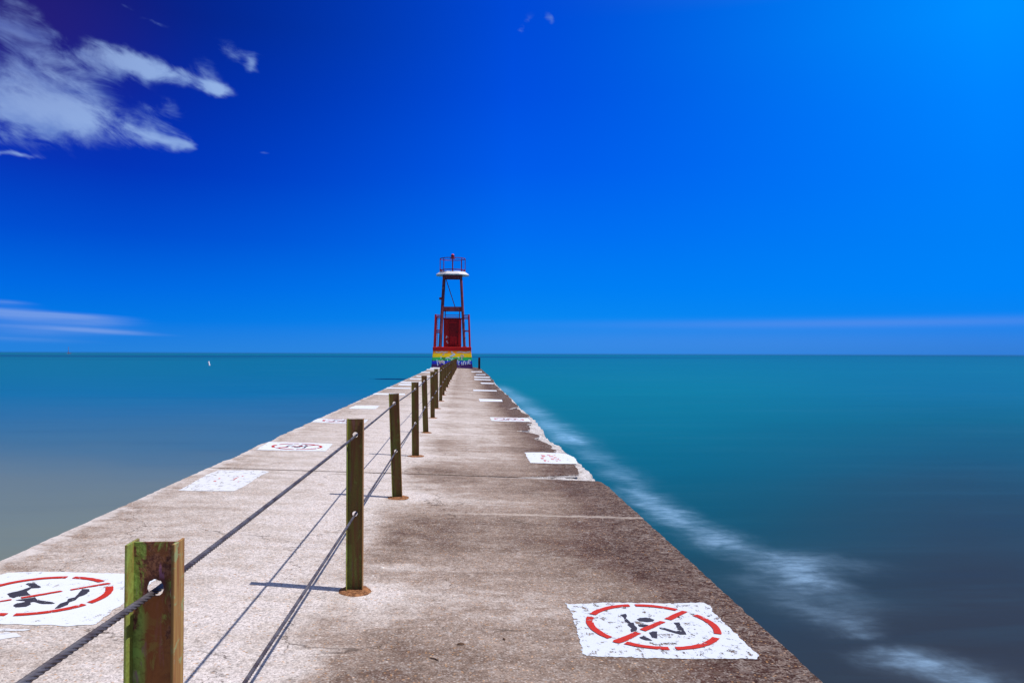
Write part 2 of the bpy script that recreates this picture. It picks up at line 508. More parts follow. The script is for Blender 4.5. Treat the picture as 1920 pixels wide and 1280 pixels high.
# ------------------------------------------------------------------ concrete
def concrete_nodes(t, chips=False):
    pos = t.n('ShaderNodeNewGeometry').outputs['Position']
    X, Y, Z = t.sep(pos)
    P2 = t.xyz(X, Y, 0.0)
    nl = t.noise(P2, 0.9, 4, 0.6, 0.3)
    nm = t.noise(P2, 4.5, 4, 0.65, 0.2)
    ns = t.noise(t.xyz(t.m('MULTIPLY', X, 0.6), t.m('MULTIPLY', Y, 2.2), 3.0), 1.6, 5, 0.65, 0.3)
    # grime over the width of the walkway: pale on the left, wet and brown towards the right edge
    gx = t.curve(t.m('ADD', X, t.m('MULTIPLY', t.m('SUBTRACT', nl, 0.5), 0.5)), -4, 2.2,
                 [(-4, .26), (-3.1, .26), (-2.6, .19), (-1.7, .12), (-1.2, .06), (-0.85, .12), (-0.6, .27), (-0.3, .39), (0.2, .35), (0.7, .40), (1.05, .54), (1.35, .76), (1.6, .98), (2.2, 1.0)])
    # dirt collects between the posts and is rinsed off beside each of them
    ph = t.m('MULTIPLY', t.m('SUBTRACT', t.m('ADD', Y, t.m('MULTIPLY', t.m('SUBTRACT', nl, 0.5), 0.9)), 5.0), 2 * pi / 3.42)
    wave = t.m('MULTIPLY', t.m('SUBTRACT', 0.5, t.m('MULTIPLY', t.m('COSINE', ph), 0.5)), 1.0)
    wave = t.m('SUBTRACT', t.m('POWER', wave, 0.6), 0.55)
    nearx = t.curve(X, -1.2, 1.9, [(-1.2, 0), (-0.75, 0), (-0.55, .5), (-0.25, .42), (0.3, .2), (1.0, .14), (1.9, .1)])
    g = t.m('ADD', gx, t.m('MULTIPLY', t.m('MULTIPLY', wave, nearx), t.m('SUBTRACT', 1.0, t.m('MULTIPLY', t.ss(Y, 7, 16), 0.75))))
    # far out the walkway is dry and evenly pale, except along its right edge
    fade = t.m('MULTIPLY', t.ss(Y, 8, 18), t.m('MULTIPLY', t.ss(X, 1.45, 0.5), t.ss(X, -1.2, -0.5)))
    g = t.m('SUBTRACT', g, t.m('MULTIPLY', fade, 0.18))
    g = t.m('ADD', g, t.m('MULTIPLY', t.ss(Y, 14, 40), 0.13))
    g = t.m('SUBTRACT', g, t.m('MULTIPLY', t.m('MULTIPLY', t.ss(Y, 5, 12), t.ss(X, 1.9, 0.9)), 0.05))
    g = t.m('ADD', g, t.m('MULTIPLY', t.m('SUBTRACT', nm, 0.5), 0.42))
    g = t.m('ADD', g, t.m('MULTIPLY', t.m('SUBTRACT', ns, 0.5), 0.42))
    g = t.m('ADD', g, t.m('MULTIPLY', t.m('SUBTRACT', nl, 0.5), 0.25))
    g = t.m('ADD', t.m('MULTIPLY', g, 1.38), -0.07, clamp=True)
    base = t.ramp(g, [(0.0, (.67, .615, .605, 1)), (.10, (.58, .52, .49, 1)), (.18, (.52, .455, .42, 1)), (.34, (.33, .255, .213, 1)), (.58, (.195, .138, .108, 1)), (.8, (.095, .048, .036, 1)), (1.0, (.050, .020, .015, 1))])
    # exposed gravel
    v1 = t.voro(P2, 66)
    v2 = t.voro(P2, 150)
    r1 = t.sep(v1[1])
    r2 = t.sep(v2[1])
    pale = t.m('MULTIPLY', t.ss(r1[0], 0.72, 0.86), t.ss(v1[0], 0.55, 0.35))
    base = t.mix(t.m('MULTIPLY', pale, t.m('SUBTRACT', 0.75, t.m('MULTIPLY', g, 0.45))), base, (.70, .63, .58, 1))
    ora = t.m('MULTIPLY', t.ss(r1[1], 0.90, 0.93), t.ss(v1[0], 0.5, 0.35))
    base = t.mix(t.m('MULTIPLY', ora, 0.7), base, (.62, .34, .15, 1))
    dark = t.m('MULTIPLY', t.ss(r1[2], 0.76, 0.90), t.ss(v1[0], 0.55, 0.35))
    base = t.mix(t.m('MULTIPLY', dark, t.m('ADD', 0.30, t.m('MULTIPLY', g, 0.7), None, True)), base, (.075, .045, .033, 1))
    base = t.mix(t.m('MULTIPLY', t.ss(r2[0], 0.55, 0.9), t.m('SUBTRACT', 0.30, t.m('MULTIPLY', g, 0.2))), base, (.68, .64, .62, 1))
    base = t.mix(t.m('MULTIPLY', t.ss(r2[1], 0.6, 0.9), 0.42), base, (.11, .075, .06, 1))
    cellv = t.m('ADD', 0.66, t.m('MULTIPLY', r1[2], 0.68))
    base = t.mix(0.75, base, t.scale2(base, cellv))
    # droppings and drips of paint
    v3 = t.voro(t.xyz(t.m('ADD', X, t.m('MULTIPLY', t.m('SUBTRACT', nm, 0.5), 0.06)), t.m('MULTIPLY', Y, 0.8), 0.0), 4.5)
    r3 = t.sep(v3[1])
    spot = t.m('MULTIPLY', t.ss(r3[0], 0.72, 0.74), t.ss(t.m('ADD', v3[0], t.m('MULTIPLY', t.m('SUBTRACT', r2[0], 0.5), 0.05)), t.m('MULTIPLY', r3[1], 0.10), 0.0))
    base = t.mix(t.m('MULTIPLY', spot, 0.8), base, (.74, .72, .72, 1))
    # hairline cracks
    crk = t.voro(t.xyz(t.m('ADD', X, t.m('MULTIPLY', t.m('SUBTRACT', nm, 0.5), 0.5)), t.m('ADD', t.m('MULTIPLY', Y, 0.7), t.m('MULTIPLY', t.m('SUBTRACT', ns, 0.5), 0.5)), 0.0), 0.55, 'DISTANCE_TO_EDGE')
    base = t.mix(t.m('MULTIPLY', t.m('MULTIPLY', t.ss(crk[0], 0.0035, 0.0008), t.ss(nl, 0.42, 0.52)), 0.75), base, (.07, .05, .04, 1))
    # lighter worn streaks across the slab, where water runs off
    st = t.noise(t.xyz(t.m('MULTIPLY', X, 0.5), t.m('MULTIPLY', Y, 7.0), 9.0), 1.0, 5, 0.7, 0.4)
    base = t.mix(t.m('MULTIPLY', t.ss(st, 0.62, 0.78), 0.42), base, (.50, .44, .41, 1))
    vein = t.m('ABSOLUTE', t.m('SUBTRACT', t.noise(t.xyz(t.m('MULTIPLY', X, 7.0), t.m('MULTIPLY', Y, 11.0), 9.0), 1.0, 4, 0.7, 0.8), 0.5))
    base = t.mix(t.m('MULTIPLY', t.m('MULTIPLY', t.ss(vein, 0.045, 0.0), t.ss(X, 1.0, 1.6)), 0.4), base, (.42, .34, .30, 1))
    vein2 = t.m('ABSOLUTE', t.m('SUBTRACT', t.noise(P2, 2.3, 5, 0.6, 0.5), 0.5))
    base = t.mix(t.m('MULTIPLY', t.ss(vein2, 0.012, 0.0), 0.25), base, (.60, .55, .52, 1))
    # fine straight seams across the walkway
    for yy, k, c in ((7.68, .5, (.62, .55, .50, 1)), (16.3, .45, (.62, .55, .50, 1)), (29.5, .3, (.60, .52, .48, 1)), (42.0, .3, (.2, .14, .11, 1)), (19.2, .25, (.2, .14, .11, 1)), (10.06, .85, (.05, .03, .02, 1)), (22.96, .8, (.05, .03, .02, 1)), (35.9, .6, (.05, .03, .02, 1))):
        d = t.m('ABSOLUTE', t.m('SUBTRACT', t.m('ADD', Y, t.m('MULTIPLY', t.m('SUBTRACT', nm, 0.5), 0.03 if k > .55 else 0.12)), yy))
        base = t.mix(t.m('MULTIPLY', t.m('MULTIPLY', t.ss(d, 0.025 + yy * 0.0022 if k > .55 else 0.07, 0.008 if k > .55 else 0.0), 1.0 if k > .55 else t.ss(X, -0.6, 0.4)), k), base, c)
    # chipped pale rim on the left
    rim = t.m('MULTIPLY', t.ss(t.m('ADD', X, t.m('MULTIPLY', t.m('SUBTRACT', nm, 0.5), 0.5)), -2.95, -3.12), t.ss(nl, 0.42, 0.52))
    base = t.mix(t.m('MULTIPLY', rim, 0.7), base, (.68, .64, .63, 1))
    base = t.mix(1.0, base, (1.0, 0.972, 0.94, 1), 'MULTIPLY')
    mot = t.noise(P2, 17.0, 4, 0.7, 0.3)
    base = t.mix(t.m('MULTIPLY', t.ss(mot, 0.52, 0.72), t.m('ADD', 0.2, t.m('MULTIPLY', g, 0.5))), base, (.13, .09, .07, 1))
    base = t.mix(t.m('MULTIPLY', t.ss(mot, 0.45, 0.28), t.m('SUBTRACT', 0.40, t.m('MULTIPLY', g, 0.28))), base, (.72, .67, .65, 1))
    h = t.m('ADD', t.m('MULTIPLY', t.m('SUBTRACT', 0.6, v1[0]), 0.5), t.m('ADD', t.m('MULTIPLY', nm, 0.9), t.m('MULTIPLY', r2[2], 0.25)))
    return base, h, P2, X, Y


m_conc, t = mat("weathered_concrete")
c_, h_, *_r = concrete_nodes(t)
finish(t, c_, 0.9, bump=h_, bstr=0.6, bdist=0.006, spec=0.06)

m_broken, t = mat("broken_concrete")
pos = t.n('ShaderNodeNewGeometry').outputs['Position']
na = t.noise(pos, 3.0, 5, 0.7, 0.4)
nb = t.noise(pos, 16.0, 4, 0.7, 0.4)
v = t.voro(pos, 60)
c = t.mix(t.ss(na, 0.35, 0.7), (.80, .76, .75, 1), (.50, .45, .43, 1))
c = t.mix(t.m('MULTIPLY', t.ss(nb, 0.60, 0.72), 0.8), c, (.36, .20, .12, 1))
c = t.mix(t.m('MULTIPLY', t.ss(t.sep(v[1])[0], 0.85, 0.95), 0.5), c, (.25, .18, .15, 1))
finish(t, c, 0.95, bump=t.m('ADD', nb, t.m('MULTIPLY', v[0], 0.6)), bstr=1.0, bdist=0.035, spec=0.1)

m_side, t = mat("stained_pier_side")
pos = t.n('ShaderNodeNewGeometry').outputs['Position']
X, Y, Z = t.sep(pos)
na = t.noise(t.xyz(X, Y, t.m('MULTIPLY', Z, 0.25)), 2.5, 5, 0.65, 0.2)
c = t.mix(t.ss(na, 0.3, 0.7), (.17, .12, .10, 1), (.36, .30, .26, 1))
c = t.mix(t.ss(t.m('ADD', Z, t.m('MULTIPLY', na, 0.4)), -0.7, -1.1), c, (.03, .04, .025, 1))
finish(t, c, 0.9, bump=na, bstr=0.5, bdist=0.03, spec=0.2)

# ------------------------------------------------------------------ pier
pier = empty("pier", (XF, 0, 0))
pier.rotation_euler = (0, atan(SLOPE), 0)
tag(pier, "long weathered concrete pier running out over the lake to the red tower", "pier")

XL = -2.46                                  # left edge in the pier's own axes


def redge(px, py, z=0.0):
    p = deck(px, py, z)
    return (p.x, p.y)


XR = redge(1356, 1108)[0]
c7 = lambda x, y, z=0.0: redge(860 + x / 4.572, 660 + y / 4.572, z)
outer = [c7(*q, -0.06) for q in [(1185, 1112), (1150, 1040), (1120, 990), (1095, 985), (1060, 950), (1000, 890), (960, 868), (935, 860), (900, 815), (860, 780), (810, 762), (775, 730),
                                 (725, 680), (715, 640), (680, 598), (640, 560), (600, 530), (555, 490), (510, 450), (480, 415), (450, 385), (420, 365), (385, 330), (350, 300), (325, 275), (300, 245)]]
inner = [(lambda p: (p[0] - 0.035, p[1]))(c7(*q)) for q in [(530, 1073), (700, 1060), (900, 1055), (1050, 1050), (1050, 1010), (1030, 985), (1025, 960), (1020, 950), (1000, 925), (965, 890), (880, 868), (822, 850), (860, 838),
                          (810, 826), (820, 808), (770, 778), (720, 755), (672, 748), (665, 735), (700, 724), (710, 712), (650, 695), (600, 685), (540, 680), (490, 672), (560, 668), (608, 672),
                          (635, 655), (620, 635), (595, 618), (640, 604), (622, 598), (600, 588), (612, 575), (598, 565), (615, 550), (625, 543), (590, 530), (550, 518), (545, 503)]]
inner2 = [(lambda p: (p[0] - 0.03, p[1]))(c7(*q)) for q in [(440, 483), (480, 474), (520, 468), (505, 448), (485, 435), (465, 425), (455, 395), (432, 378), (436, 370), (405, 362), (395, 345), (383, 330), (330, 318), (360, 312), (325, 285), (305, 265), (290, 235)]]
J1, J2 = 10.05, 22.95
GAP = 0.026


def clean(pts, lo, hi):
    return [p for p in pts if lo < p[1] < hi]


def slab(name, pts, amp, thick=0.07, seed=0.0, step=0.05, freq=7.0):
    pts = rough_outline(pts, step, amp, freq, seed, True, 0.05 if seed > 1 else 0.012)
    n = len(pts)
    res = delaunay_2d_cdt(pts, [], [list(range(n))], 1, 1e-5)
    bm = bmesh.new()
    vs = [bm.verts.new((p.x, p.y, 0)) for p in res[0]]
    for f in res[2]:
        bm.faces.new([vs[i] for i in f])
    for v_ in [v_ for v_ in bm.verts if not v_.link_faces]:
        bm.verts.remove(v_)
    rim = [e for e in bm.edges if len(e.link_faces) == 1]
    out = {}
    for e in rim:
        f = e.link_faces[0]
        c = f.calc_center_median()
        d = (e.verts[1].co - e.verts[0].co).normalized()
        nv = Vector((d.y, -d.x, 0))
        if nv.dot(e.verts[0].co - c) < 0:
            nv = -nv
        for v_ in e.verts:
            out.setdefault(v_, Vector((0, 0, 0)))
            out[v_] += nv
    lo1 = {v_: bm.verts.new(v_.co + q.normalized() * 0.005 + Vector((0, 0, -0.008))) for v_, q in out.items()}
    lo2 = {v_: bm.verts.new(v_.co + q.normalized() * 0.006 + Vector((0, 0, -thick))) for v_, q in out.items()}
    for e in rim:
        a_, b_ = e.verts
        bm.faces.new((a_, b_, lo1[b_], lo1[a_]))
        f2 = bm.faces.new((lo1[a_], lo1[b_], lo2[b_], lo2[a_]))
        f2.material_index = 1
    return link(name, bm, [m_conc, m_conc if thick > 0.1 else m_broken], pier)


# first slab: whole edges
cornerR = redge(1119, 903)[0]
slab("deck_slab", [(XL, -2.8), (XR, -2.8), (XR, 9.55), (XR - 0.02, 9.85), (cornerR + 0.02, J1 - 0.12), (0.7, J1 - 0.03), (-0.4, J1 - 0.0), (XL, J1)], 0.012, 0.22, 1.0, 0.04, 9.0)
# second slab, its right side spalled away
sec = [(XL, J1 + GAP)] + [(inner[0][0] - 0.15, J1 + GAP)] + [(x, max(y, J1 + GAP)) for x, y in inner if y < J2 - 0.12] + [(inner[-1][0], J2 - GAP), (XL, J2 - GAP)]
slab("deck_slab", sec, 0.014, 0.035, 2.0, 0.05, 5.0)
# third slab
thr = [(XL, J2), (inner2[0][0] - 0.1, J2)] + [(x, y) for x, y in inner2 if J2 + 0.05 < y < 49.5]
thr += [(redge(905, 690.8)[0] - 0.32, 49.7), (XL, 49.7)]
slab("deck_slab", thr, 0.02, 0.035, 3.0, 0.08, 6.0)
xe = redge(919, 705)[0]
slab("deck_slab", [(XL, 49.73), (xe - 0.16, 49.73), (xe - 0.02, 58), (xe, 75), (xe + 0.02, 86.0), (xe - 0.15, 92.5), (xe - 0.9, 97.0), (xe - 1.8, 99.0), (XL + 1.2, 99.0), (XL + .2, 95.5), (XL, 88)], 0.02, 0.06, 4.0, 0.15, 3.0)

# rough core showing where the edge has broken away
oy = [p[1] for p in outer]
ox = [p[0] for p in outer]


def outer_x(y):
    if y <= oy[0]:
        return ox[0]
    for i in range(len(oy) - 1):
        if oy[i] <= y <= oy[i + 1]:
            f = (y - oy[i]) / max(1e-6, oy[i + 1] - oy[i])
            return ox[i] * (1 - f) + ox[i + 1] * f
    return ox[-1]


bm = bmesh.new()
rows = []
y = J1 - 0.10
while y < 56:
    oxx = outer_x(y) + 0.04 * mnoise.fractal(Vector((y * 2.1, 3.3, 0)), 0.9, 2.1, 4)
    x0 = 0.35
    row = []
    NX = 22
    for i in range(NX + 1):
        f = i / NX
        x = x0 + (oxx - x0) * (1 - (1 - f) ** 1.6)
        d = max(0.0, 1 - (oxx - x) / 0.55)
        z = -0.030 - 0.07 * d ** 1.6 + 0.040 * mnoise.fractal(Vector((x * 7, y * 5, 1.0)), 0.8, 2.1, 5) - 0.02 * (f ** 6)
        row.append(bm.verts.new((x, y, min(z, -0.010))))
    row.append(bm.verts.new((oxx + 0.03, y, -0.22)))
    row.append(bm.verts.new((oxx + 0.01, y, -0.55)))
    row.append(bm.verts.new((oxx - 0.06, y, -2.6)))
    rows.append(row)
    y += 0.06 if y < 24 else 0.15
for a, b in zip(rows, rows[1:]):
    for i in range(len(a) - 1):
        bm.faces.new((a[i], a[i + 1], b[i + 1], b[i]))
tag(link("broken_edge", bm, m_broken, pier, smooth=True), "pale crumbled edge of the pier where the top layer has broken off")

# the mass of the pier below its top layer
bm = bmesh.new()
box(bm, ((XL + 0.02 + XR - 0.02) / 2, (J1 - 0.14 - 2.8) / 2, -1.45), (XR - XL - 0.04, J1 - 0.14 + 2.8, 2.4))
box(bm, ((XL + 0.02 + 1.3) / 2, (J1 - 0.137 + 97.5) / 2, -1.35), (1.3 - XL - 0.02, 97.5 - J1 + 0.137, 2.5))
box(bm, ((1.3 + xe - 0.03) / 2 + .001, (56.2 + 94) / 2, -1.35), (xe - 0.03 - 1.3, 94 - 56.2, 2.5))
link("pier_wall", bm, m_side, pier)


# ------------------------------------------------------------------ painted signs on the deck
def paint_mat(name, color, worn, var=0.0, seed=0.0, scale=14.0, lo=0.0):
    m_, t = mat(name)
    pos = t.n('ShaderNodeNewGeometry').outputs['Position']
    P3 = t.scale(pos, (1.0, 1.0, 0.0))
    ad = t.n('ShaderNodeVectorMath', operation='ADD')
    t.put(ad.inputs[0], P3); ad.inputs[1].default_value = (seed, seed * 2, seed)
    P3 = ad.outputs[0]
    n1 = t.noise(t.scale(P3, (1.25, 0.85, 1)), scale * 1.25, 5, 0.7, 0.3)
    n2 = t.noise(P3, 140.0, 3, 0.7)
    n3 = t.noise(P3, 3.0, 4, 0.6)
    w = t.m('ADD', t.m('ADD', t.m('MULTIPLY', n1, 0.62), t.m('MULTIPLY', n2, 0.24)), t.m('MULTIPLY', n3, 0.14))
    alpha = t.m('SUBTRACT', 1.0, t.m('MULTIPLY', t.ss(w, 0.70 - worn, 0.735 - worn), 1.0 - lo))
    c = t.mix(t.m('MULTIPLY', t.ss(n2, 0.35, 0.7), 0.16), color, (color[0] * .6, color[1] * .6, color[2] * .6, 1))
    if var:
        c = t.mix(t.m('MULTIPLY', t.ss(n1, 0.4, 0.7), var), c, (.36, .33, .33, 1))
    finish(t, c, 0.7, bump=t.m('ADD', n1, n2), bstr=0.4, bdist=0.003, spec=0.3, alpha=alpha)
    return m_


WHITE = (.68, .72, .79, 1)
m_white = paint_mat("white_road_paint", WHITE, 0.155, 0.10)
m_white_clean = paint_mat("fresh_white_road_paint", (.74, .77, .82, 1), 0.125, 0.05, seed=3)
m_white_worn = paint_mat("worn_white_road_paint", (.74, .75, .78, 1), 0.15, 0.32, 5, 11.0, 0.35)
m_red = paint_mat("red_road_paint", (.54, .026, .009, 1), 0.135, seed=7)
m_black = paint_mat("black_road_paint", (.040, .036, .052, 1), 0.13, seed=9, scale=22)
m_pink = paint_mat("faded_red_paint", (.72, .26, .24, 1), 0.16, seed=11, scale=18, lo=0.2)


def sheet(name, polys, z, m_, parent, step=0.02, amp=0.006, freq=22.0):
    bm = bmesh.new()
    for k, p in enumerate(polys):
        flat(bm, rough_outline(p, step, amp, freq, k * 1.7 + p[0][0]), z)
    return up(link(name, bm, m_, parent))


def px_poly(pts, ox_, oy_, s):
    return [redge(ox_ + x / s, oy_ + y / s) for x, y in pts]


def fit(pts):
    # circle through points (least squares, 3 unknowns by normal equations)
    import numpy as np
    A = np.array([[2 * x, 2 * y, 1] for x, y in pts]); b = np.array([x * x + y * y for x, y in pts])
    s = np.linalg.lstsq(A, b, rcond=None)[0]
    return float(s[0]), float(s[1]), float((s[2] + s[0] ** 2 + s[1] ** 2) ** .5)


def arcs(cx_, cy_, r, spans, th=0.042):
    out = []
    for a0, a1 in spans:
        n = max(4, int(abs(a1 - a0) / 4))
        A = [radians(a0 + (a1 - a0) * i / n) for i in range(n + 1)]
        out.append([(cx_ + r * cos(a), cy_ + r * sin(a)) for a in A] + [(cx_ + (r - th) * cos(a), cy_ + (r - th) * sin(a)) for a in reversed(A)])
    return out


c6 = lambda pts: px_poly(pts, 1040, 1100, 4.8)
c5 = lambda pts: px_poly(pts, 0, 1040, 7.1125)
SPANS = [(99.5, 152), (160, 217), (-127, -90), (-84, -31), (-20, 33), (53, 94)]

# near right sign
q = c6([(265, 300), (1530, 410), (480, 185), (900, 175), (640, 525), (1045, 570), (1105, 570), (1400, 515)])
C1 = fit(q)
sign1 = sheet("painted_sign", [c6([(90, 145), (140, 158), (500, 140), (1000, 150), (1340, 142), (1400, 170), (1432, 232), (1560, 360), (1640, 425), (1660, 465), (1690, 480), (1790, 575), (1840, 620),
                                   (1818, 647), (1000, 645), (280, 622), (240, 580), (225, 470), (190, 350), (140, 215)])], 0.0025, m_white, pier, 0.012, 0.011, 34)
tag(sign1, "white painted square with a crossed-out black swimmer, nearest on the right")
bars1 = [c6([(1145, 220), (1200, 230), (1125, 268), (1050, 305), (985, 292), (1065, 255)]), c6([(945, 312), (1000, 322), (820, 405), (765, 388), (850, 352)]),
         c6([(720, 410), (778, 425), (690, 472), (640, 495), (580, 514), (522, 500), (530, 485), (600, 460)])]
fig1 = [c6([(590, 255), (640, 245), (652, 265), (640, 285), (685, 325), (710, 325), (716, 345), (742, 372), (740, 395), (690, 410), (680, 385), (692, 375), (655, 345), (667, 330), (630, 310), (625, 280)]),
        c6([(740, 295), (765, 283), (820, 279), (865, 288), (900, 300), (885, 312), (830, 320), (765, 313)]),
        c6([(750, 345), (785, 338), (845, 346), (815, 368), (762, 360)]),
        c6([(850, 415), (880, 403), (925, 405), (921, 467), (882, 462), (868, 440)]),
        c6([(760, 455), (800, 445), (845, 465), (880, 487), (820, 484), (775, 470)]),
        c6([(940, 368), (985, 372), (1092, 402), (1112, 398), (1090, 345), (1073, 326), (1120, 322), (1137, 360), (1158, 380), (1187, 432), (1130, 433), (1085, 420), (1000, 393), (950, 381)])]
RING = arcs(0, 0, C1[2], SPANS) + [[(x - C1[0], y - C1[1]) for x, y in p] for p in bars1]
FIG = [[(x - C1[0], y - C1[1]) for x, y in p] for p in fig1]


def place(polys, cx_, cy_, k=1.0, rot=0.0):
    c, s = cos(rot), sin(rot)
    return [[(cx_ + k * (x * c - y * s), cy_ + k * (x * s + y * c)) for x, y in p] for p in polys]


def stencil(sign, cx_, cy_, k=1.0, rot=0.0, ring=None, fig=None, red=None):
    r = sheet("prohibition_ring", ring or place(RING, cx_, cy_, k, rot), 0.0065, red or m_red, sign, 0.015, 0.0035, 30)
    f = sheet("swimmer_figure", fig or place(FIG, cx_, cy_, k, rot), 0.0045, m_black, sign, 0.015, 0.004, 30)
    return r, f


stencil(sign1, C1[0], C1[1])

# near left sign
C0 = fit(c5([(905, 297), (500, 318), (1530, 480), (1200, 648), (700, 788), (190, 815), (0, 397)]))
a_pt = [p for p in c5([(100, 238), (900, 232), (1660, 250), (1900, 256), (2200, 262)])]
sgn0 = sheet("painted_sign", [c5([(2185, 262), (1660, 252), (900, 232), (330, 230), (100, 242), (-60, 280), (-700, 500), (-1400, 760), (-1700, 900), (-600, 905), (0, 922), (560, 936), (900, 948), (1150, 935), (1270, 925), (1450, 780), (1665, 640)])],
             0.0025, m_white_clean, pier, 0.02, 0.012, 16)
tag(sgn0, "fresh white painted square with a crossed-out swimmer at the lower left")
bars0 = [c5([(930, 470), (1180, 425), (1440, 380), (1485, 392), (1200, 438), (950, 482)]), c5([(275, 573), (560, 525), (800, 486), (842, 494), (600, 540), (290, 591)]),
         c5([(-500, 705), (-200, 655), (150, 598), (158, 611), (-200, 670), (-480, 722)])]
fig0 = [c5([(345, 395), (370, 383), (465, 380), (550, 435), (520, 445), (420, 450), (362, 485), (366, 510), (412, 540), (250, 560), (180, 579), (130, 565), (95, 525), (160, 505), (240, 490), (390, 440), (402, 425)]),
        c5([(205, 610), (300, 595), (470, 571), (495, 600), (540, 612), (700, 635), (735, 650), (690, 661), (560, 659), (450, 632), (402, 640), (406, 665), (350, 695), (250, 703), (180, 691), (174, 680), (230, 650), (320, 635), (343, 625)]),
        c5([(730, 722), (800, 655), (900, 620), (910, 590), (1000, 570), (1030, 540), (1080, 480), (1090, 460), (1190, 462), (1197, 490), (1130, 540), (1050, 562), (1020, 605), (930, 635), (900, 670), (800, 715)])]


def ang(p, c):
    return math.degrees(atan2(p[1] - c[1], p[0] - c[0]))


e = [ang(p, C0) for p in c5([(905, 300), (975, 312), (1395, 357), (1515, 425), (1200, 648), (1170, 678), (185, 812), (90, 803)])]
sp0 = [(e[0], e[0] + 75), (e[2], e[1]), (e[4], e[3]), (e[6], e[5]), (e[7] - 60, e[7]), (e[0] + 82, e[7] - 67 + 360)]
stencil(sgn0, 0, 0, ring=arcs(C0[0], C0[1], C0[2], sp0) + bars0, fig=fig0)
scr = sheet("paint_scrap", [c5([(-300, 960), (120, 985), (220, 990), (400, 992), (380, 1005), (220, 1015), (60, 1022), (-300, 1010)]), c5([(-300, 1050), (160, 1040), (290, 1085), (200, 1100), (-10, 1130), (-300, 1140)]),
                            c5([(60, 1030), (150, 1038), (60, 1060), (-20, 1060)])], 0.0025, m_white_worn, pier, 0.015, 0.014, 20)

SIGNS = [
    # origin, scale, corner pixels, label, stencil centre (k, rot) or None, material
    ((980, 840), 13.714, [(50, 110), (500, 108), (1000, 130), (1180, 165), (1330, 240), (1400, 345), (1400, 405), (900, 400), (200, 380), (150, 300)],
     "white painted square with faded red lettering beside the broken edge", None, m_white_clean),
    ((900, 730), 13.714, [(255, 712), (1230, 732), (1295, 800), (1290, 830), (700, 822), (305, 806)], "thin looking white square with small black and red marks, past the lettered one on the right", 0, m_white_clean),
    ((860, 660), 4.572, [(172, 400), (370, 406), (375, 424), (182, 422)], "plain white painted rectangle, third from the red lettered square on the right", None, m_white_clean),
    ((880, 680), 21.34, [(150, 1070), (1090, 1097), (1105, 1137), (165, 1125)], "long thin white strip, fifth painted mark along the right side", None, m_white_clean),
    ((880, 680), 21.34, [(435, 785), (970, 808), (975, 845), (490, 838)], "short white strip touching the right edge just beyond the long thin one", None, m_white_clean),
    ((880, 680), 21.34, [(190, 643), (850, 663), (858, 700), (200, 682)], "white strip on the right side, nearer one of the close pair", None, m_white_clean),
    ((880, 680), 21.34, [(190, 543), (812, 563), (818, 600), (200, 588)], "white strip on the right side, farther one of the close pair", None, m_white_clean),
    ((880, 680), 21.34, [(250, 452), (645, 457), (652, 488), (280, 482)], "faint narrow white strip beyond the close pair on the right", None, m_white),
    ((880, 680), 21.34, [(70, 338), (500, 342), (515, 378), (90, 372)], "grey white strip on the right side closest to the tower", None, m_white_worn),
    ((330, 870), 10.667, [(860, 120), (1680, 125), (1870, 150), (1700, 225), (1370, 440), (1160, 540), (600, 540), (40, 527), (230, 430), (480, 290), (640, 200)],
     "scuffed white square with faint pink traces between the two nearest swimmer signs on the left", None, m_white_worn),
    ((470, 775), 9.6, [(330, 512), (900, 525), (1482, 545), (1420, 605), (1350, 677), (700, 668), (92, 655), (200, 590)], "white square with a thin red ring round a swimmer, left side behind the second post's cable", 1, m_white_clean),
    ((470, 775), 9.6, [(1215, 88), (1500, 97), (2120, 112), (2030, 190), (1500, 175), (1098, 150)], "white square with black marks half hidden by the second post", 1, m_white_clean),
    ((640, 690), 12.0, [(320, 838), (870, 850), (820, 885), (765, 920), (160, 908)], "blank white rectangle left of the second and third posts", None, m_white_clean),
    ((640, 690), 12.0, [(762, 560), (1432, 571), (1438, 603), (700, 596)], "white strip behind the head of the third post", None, m_white_clean),
    ((640, 690), 12.0, [(1045, 430), (1562, 442), (1550, 466), (1000, 455)], "white strip left of the fourth post, first beyond the third post", None, m_white_clean),
    ((640, 690), 12.0, [(1312, 350), (1880, 362), (1850, 395), (1265, 382)], "white strip behind the head of the fourth post", None, m_white_clean),
    ((640, 690), 12.0, [(1350, 303), (1890, 314), (1860, 342), (1310, 330)], "white strip just above the fourth post's head", None, m_white_clean),
    ((640, 690), 12.0, [(1555, 228), (1990, 236), (1970, 256), (1530, 248)], "thin white strip left of the fifth post", None, m_white_clean),
    ((640, 690), 12.0, [(1700, 170), (2080, 177), (2060, 194), (1680, 188)], "thin white strip beside the fifth post's head", None, m_white_clean),
    ((780, 640), 10.667, [(110, 607), (330, 610), (325, 626), (100, 623)], "thin white strip left of the sixth post", None, m_white_clean),
    ((780, 640), 10.667, [(225, 550), (430, 553), (425, 568), (205, 565)], "thin white strip between the sixth and seventh posts on the left", None, m_white_clean),
    ((780, 640), 10.667, [(295, 520), (480, 523), (475, 540), (275, 537)], "last white strip on the left, in front of the rainbow block", None, m_white),
]
signs = []
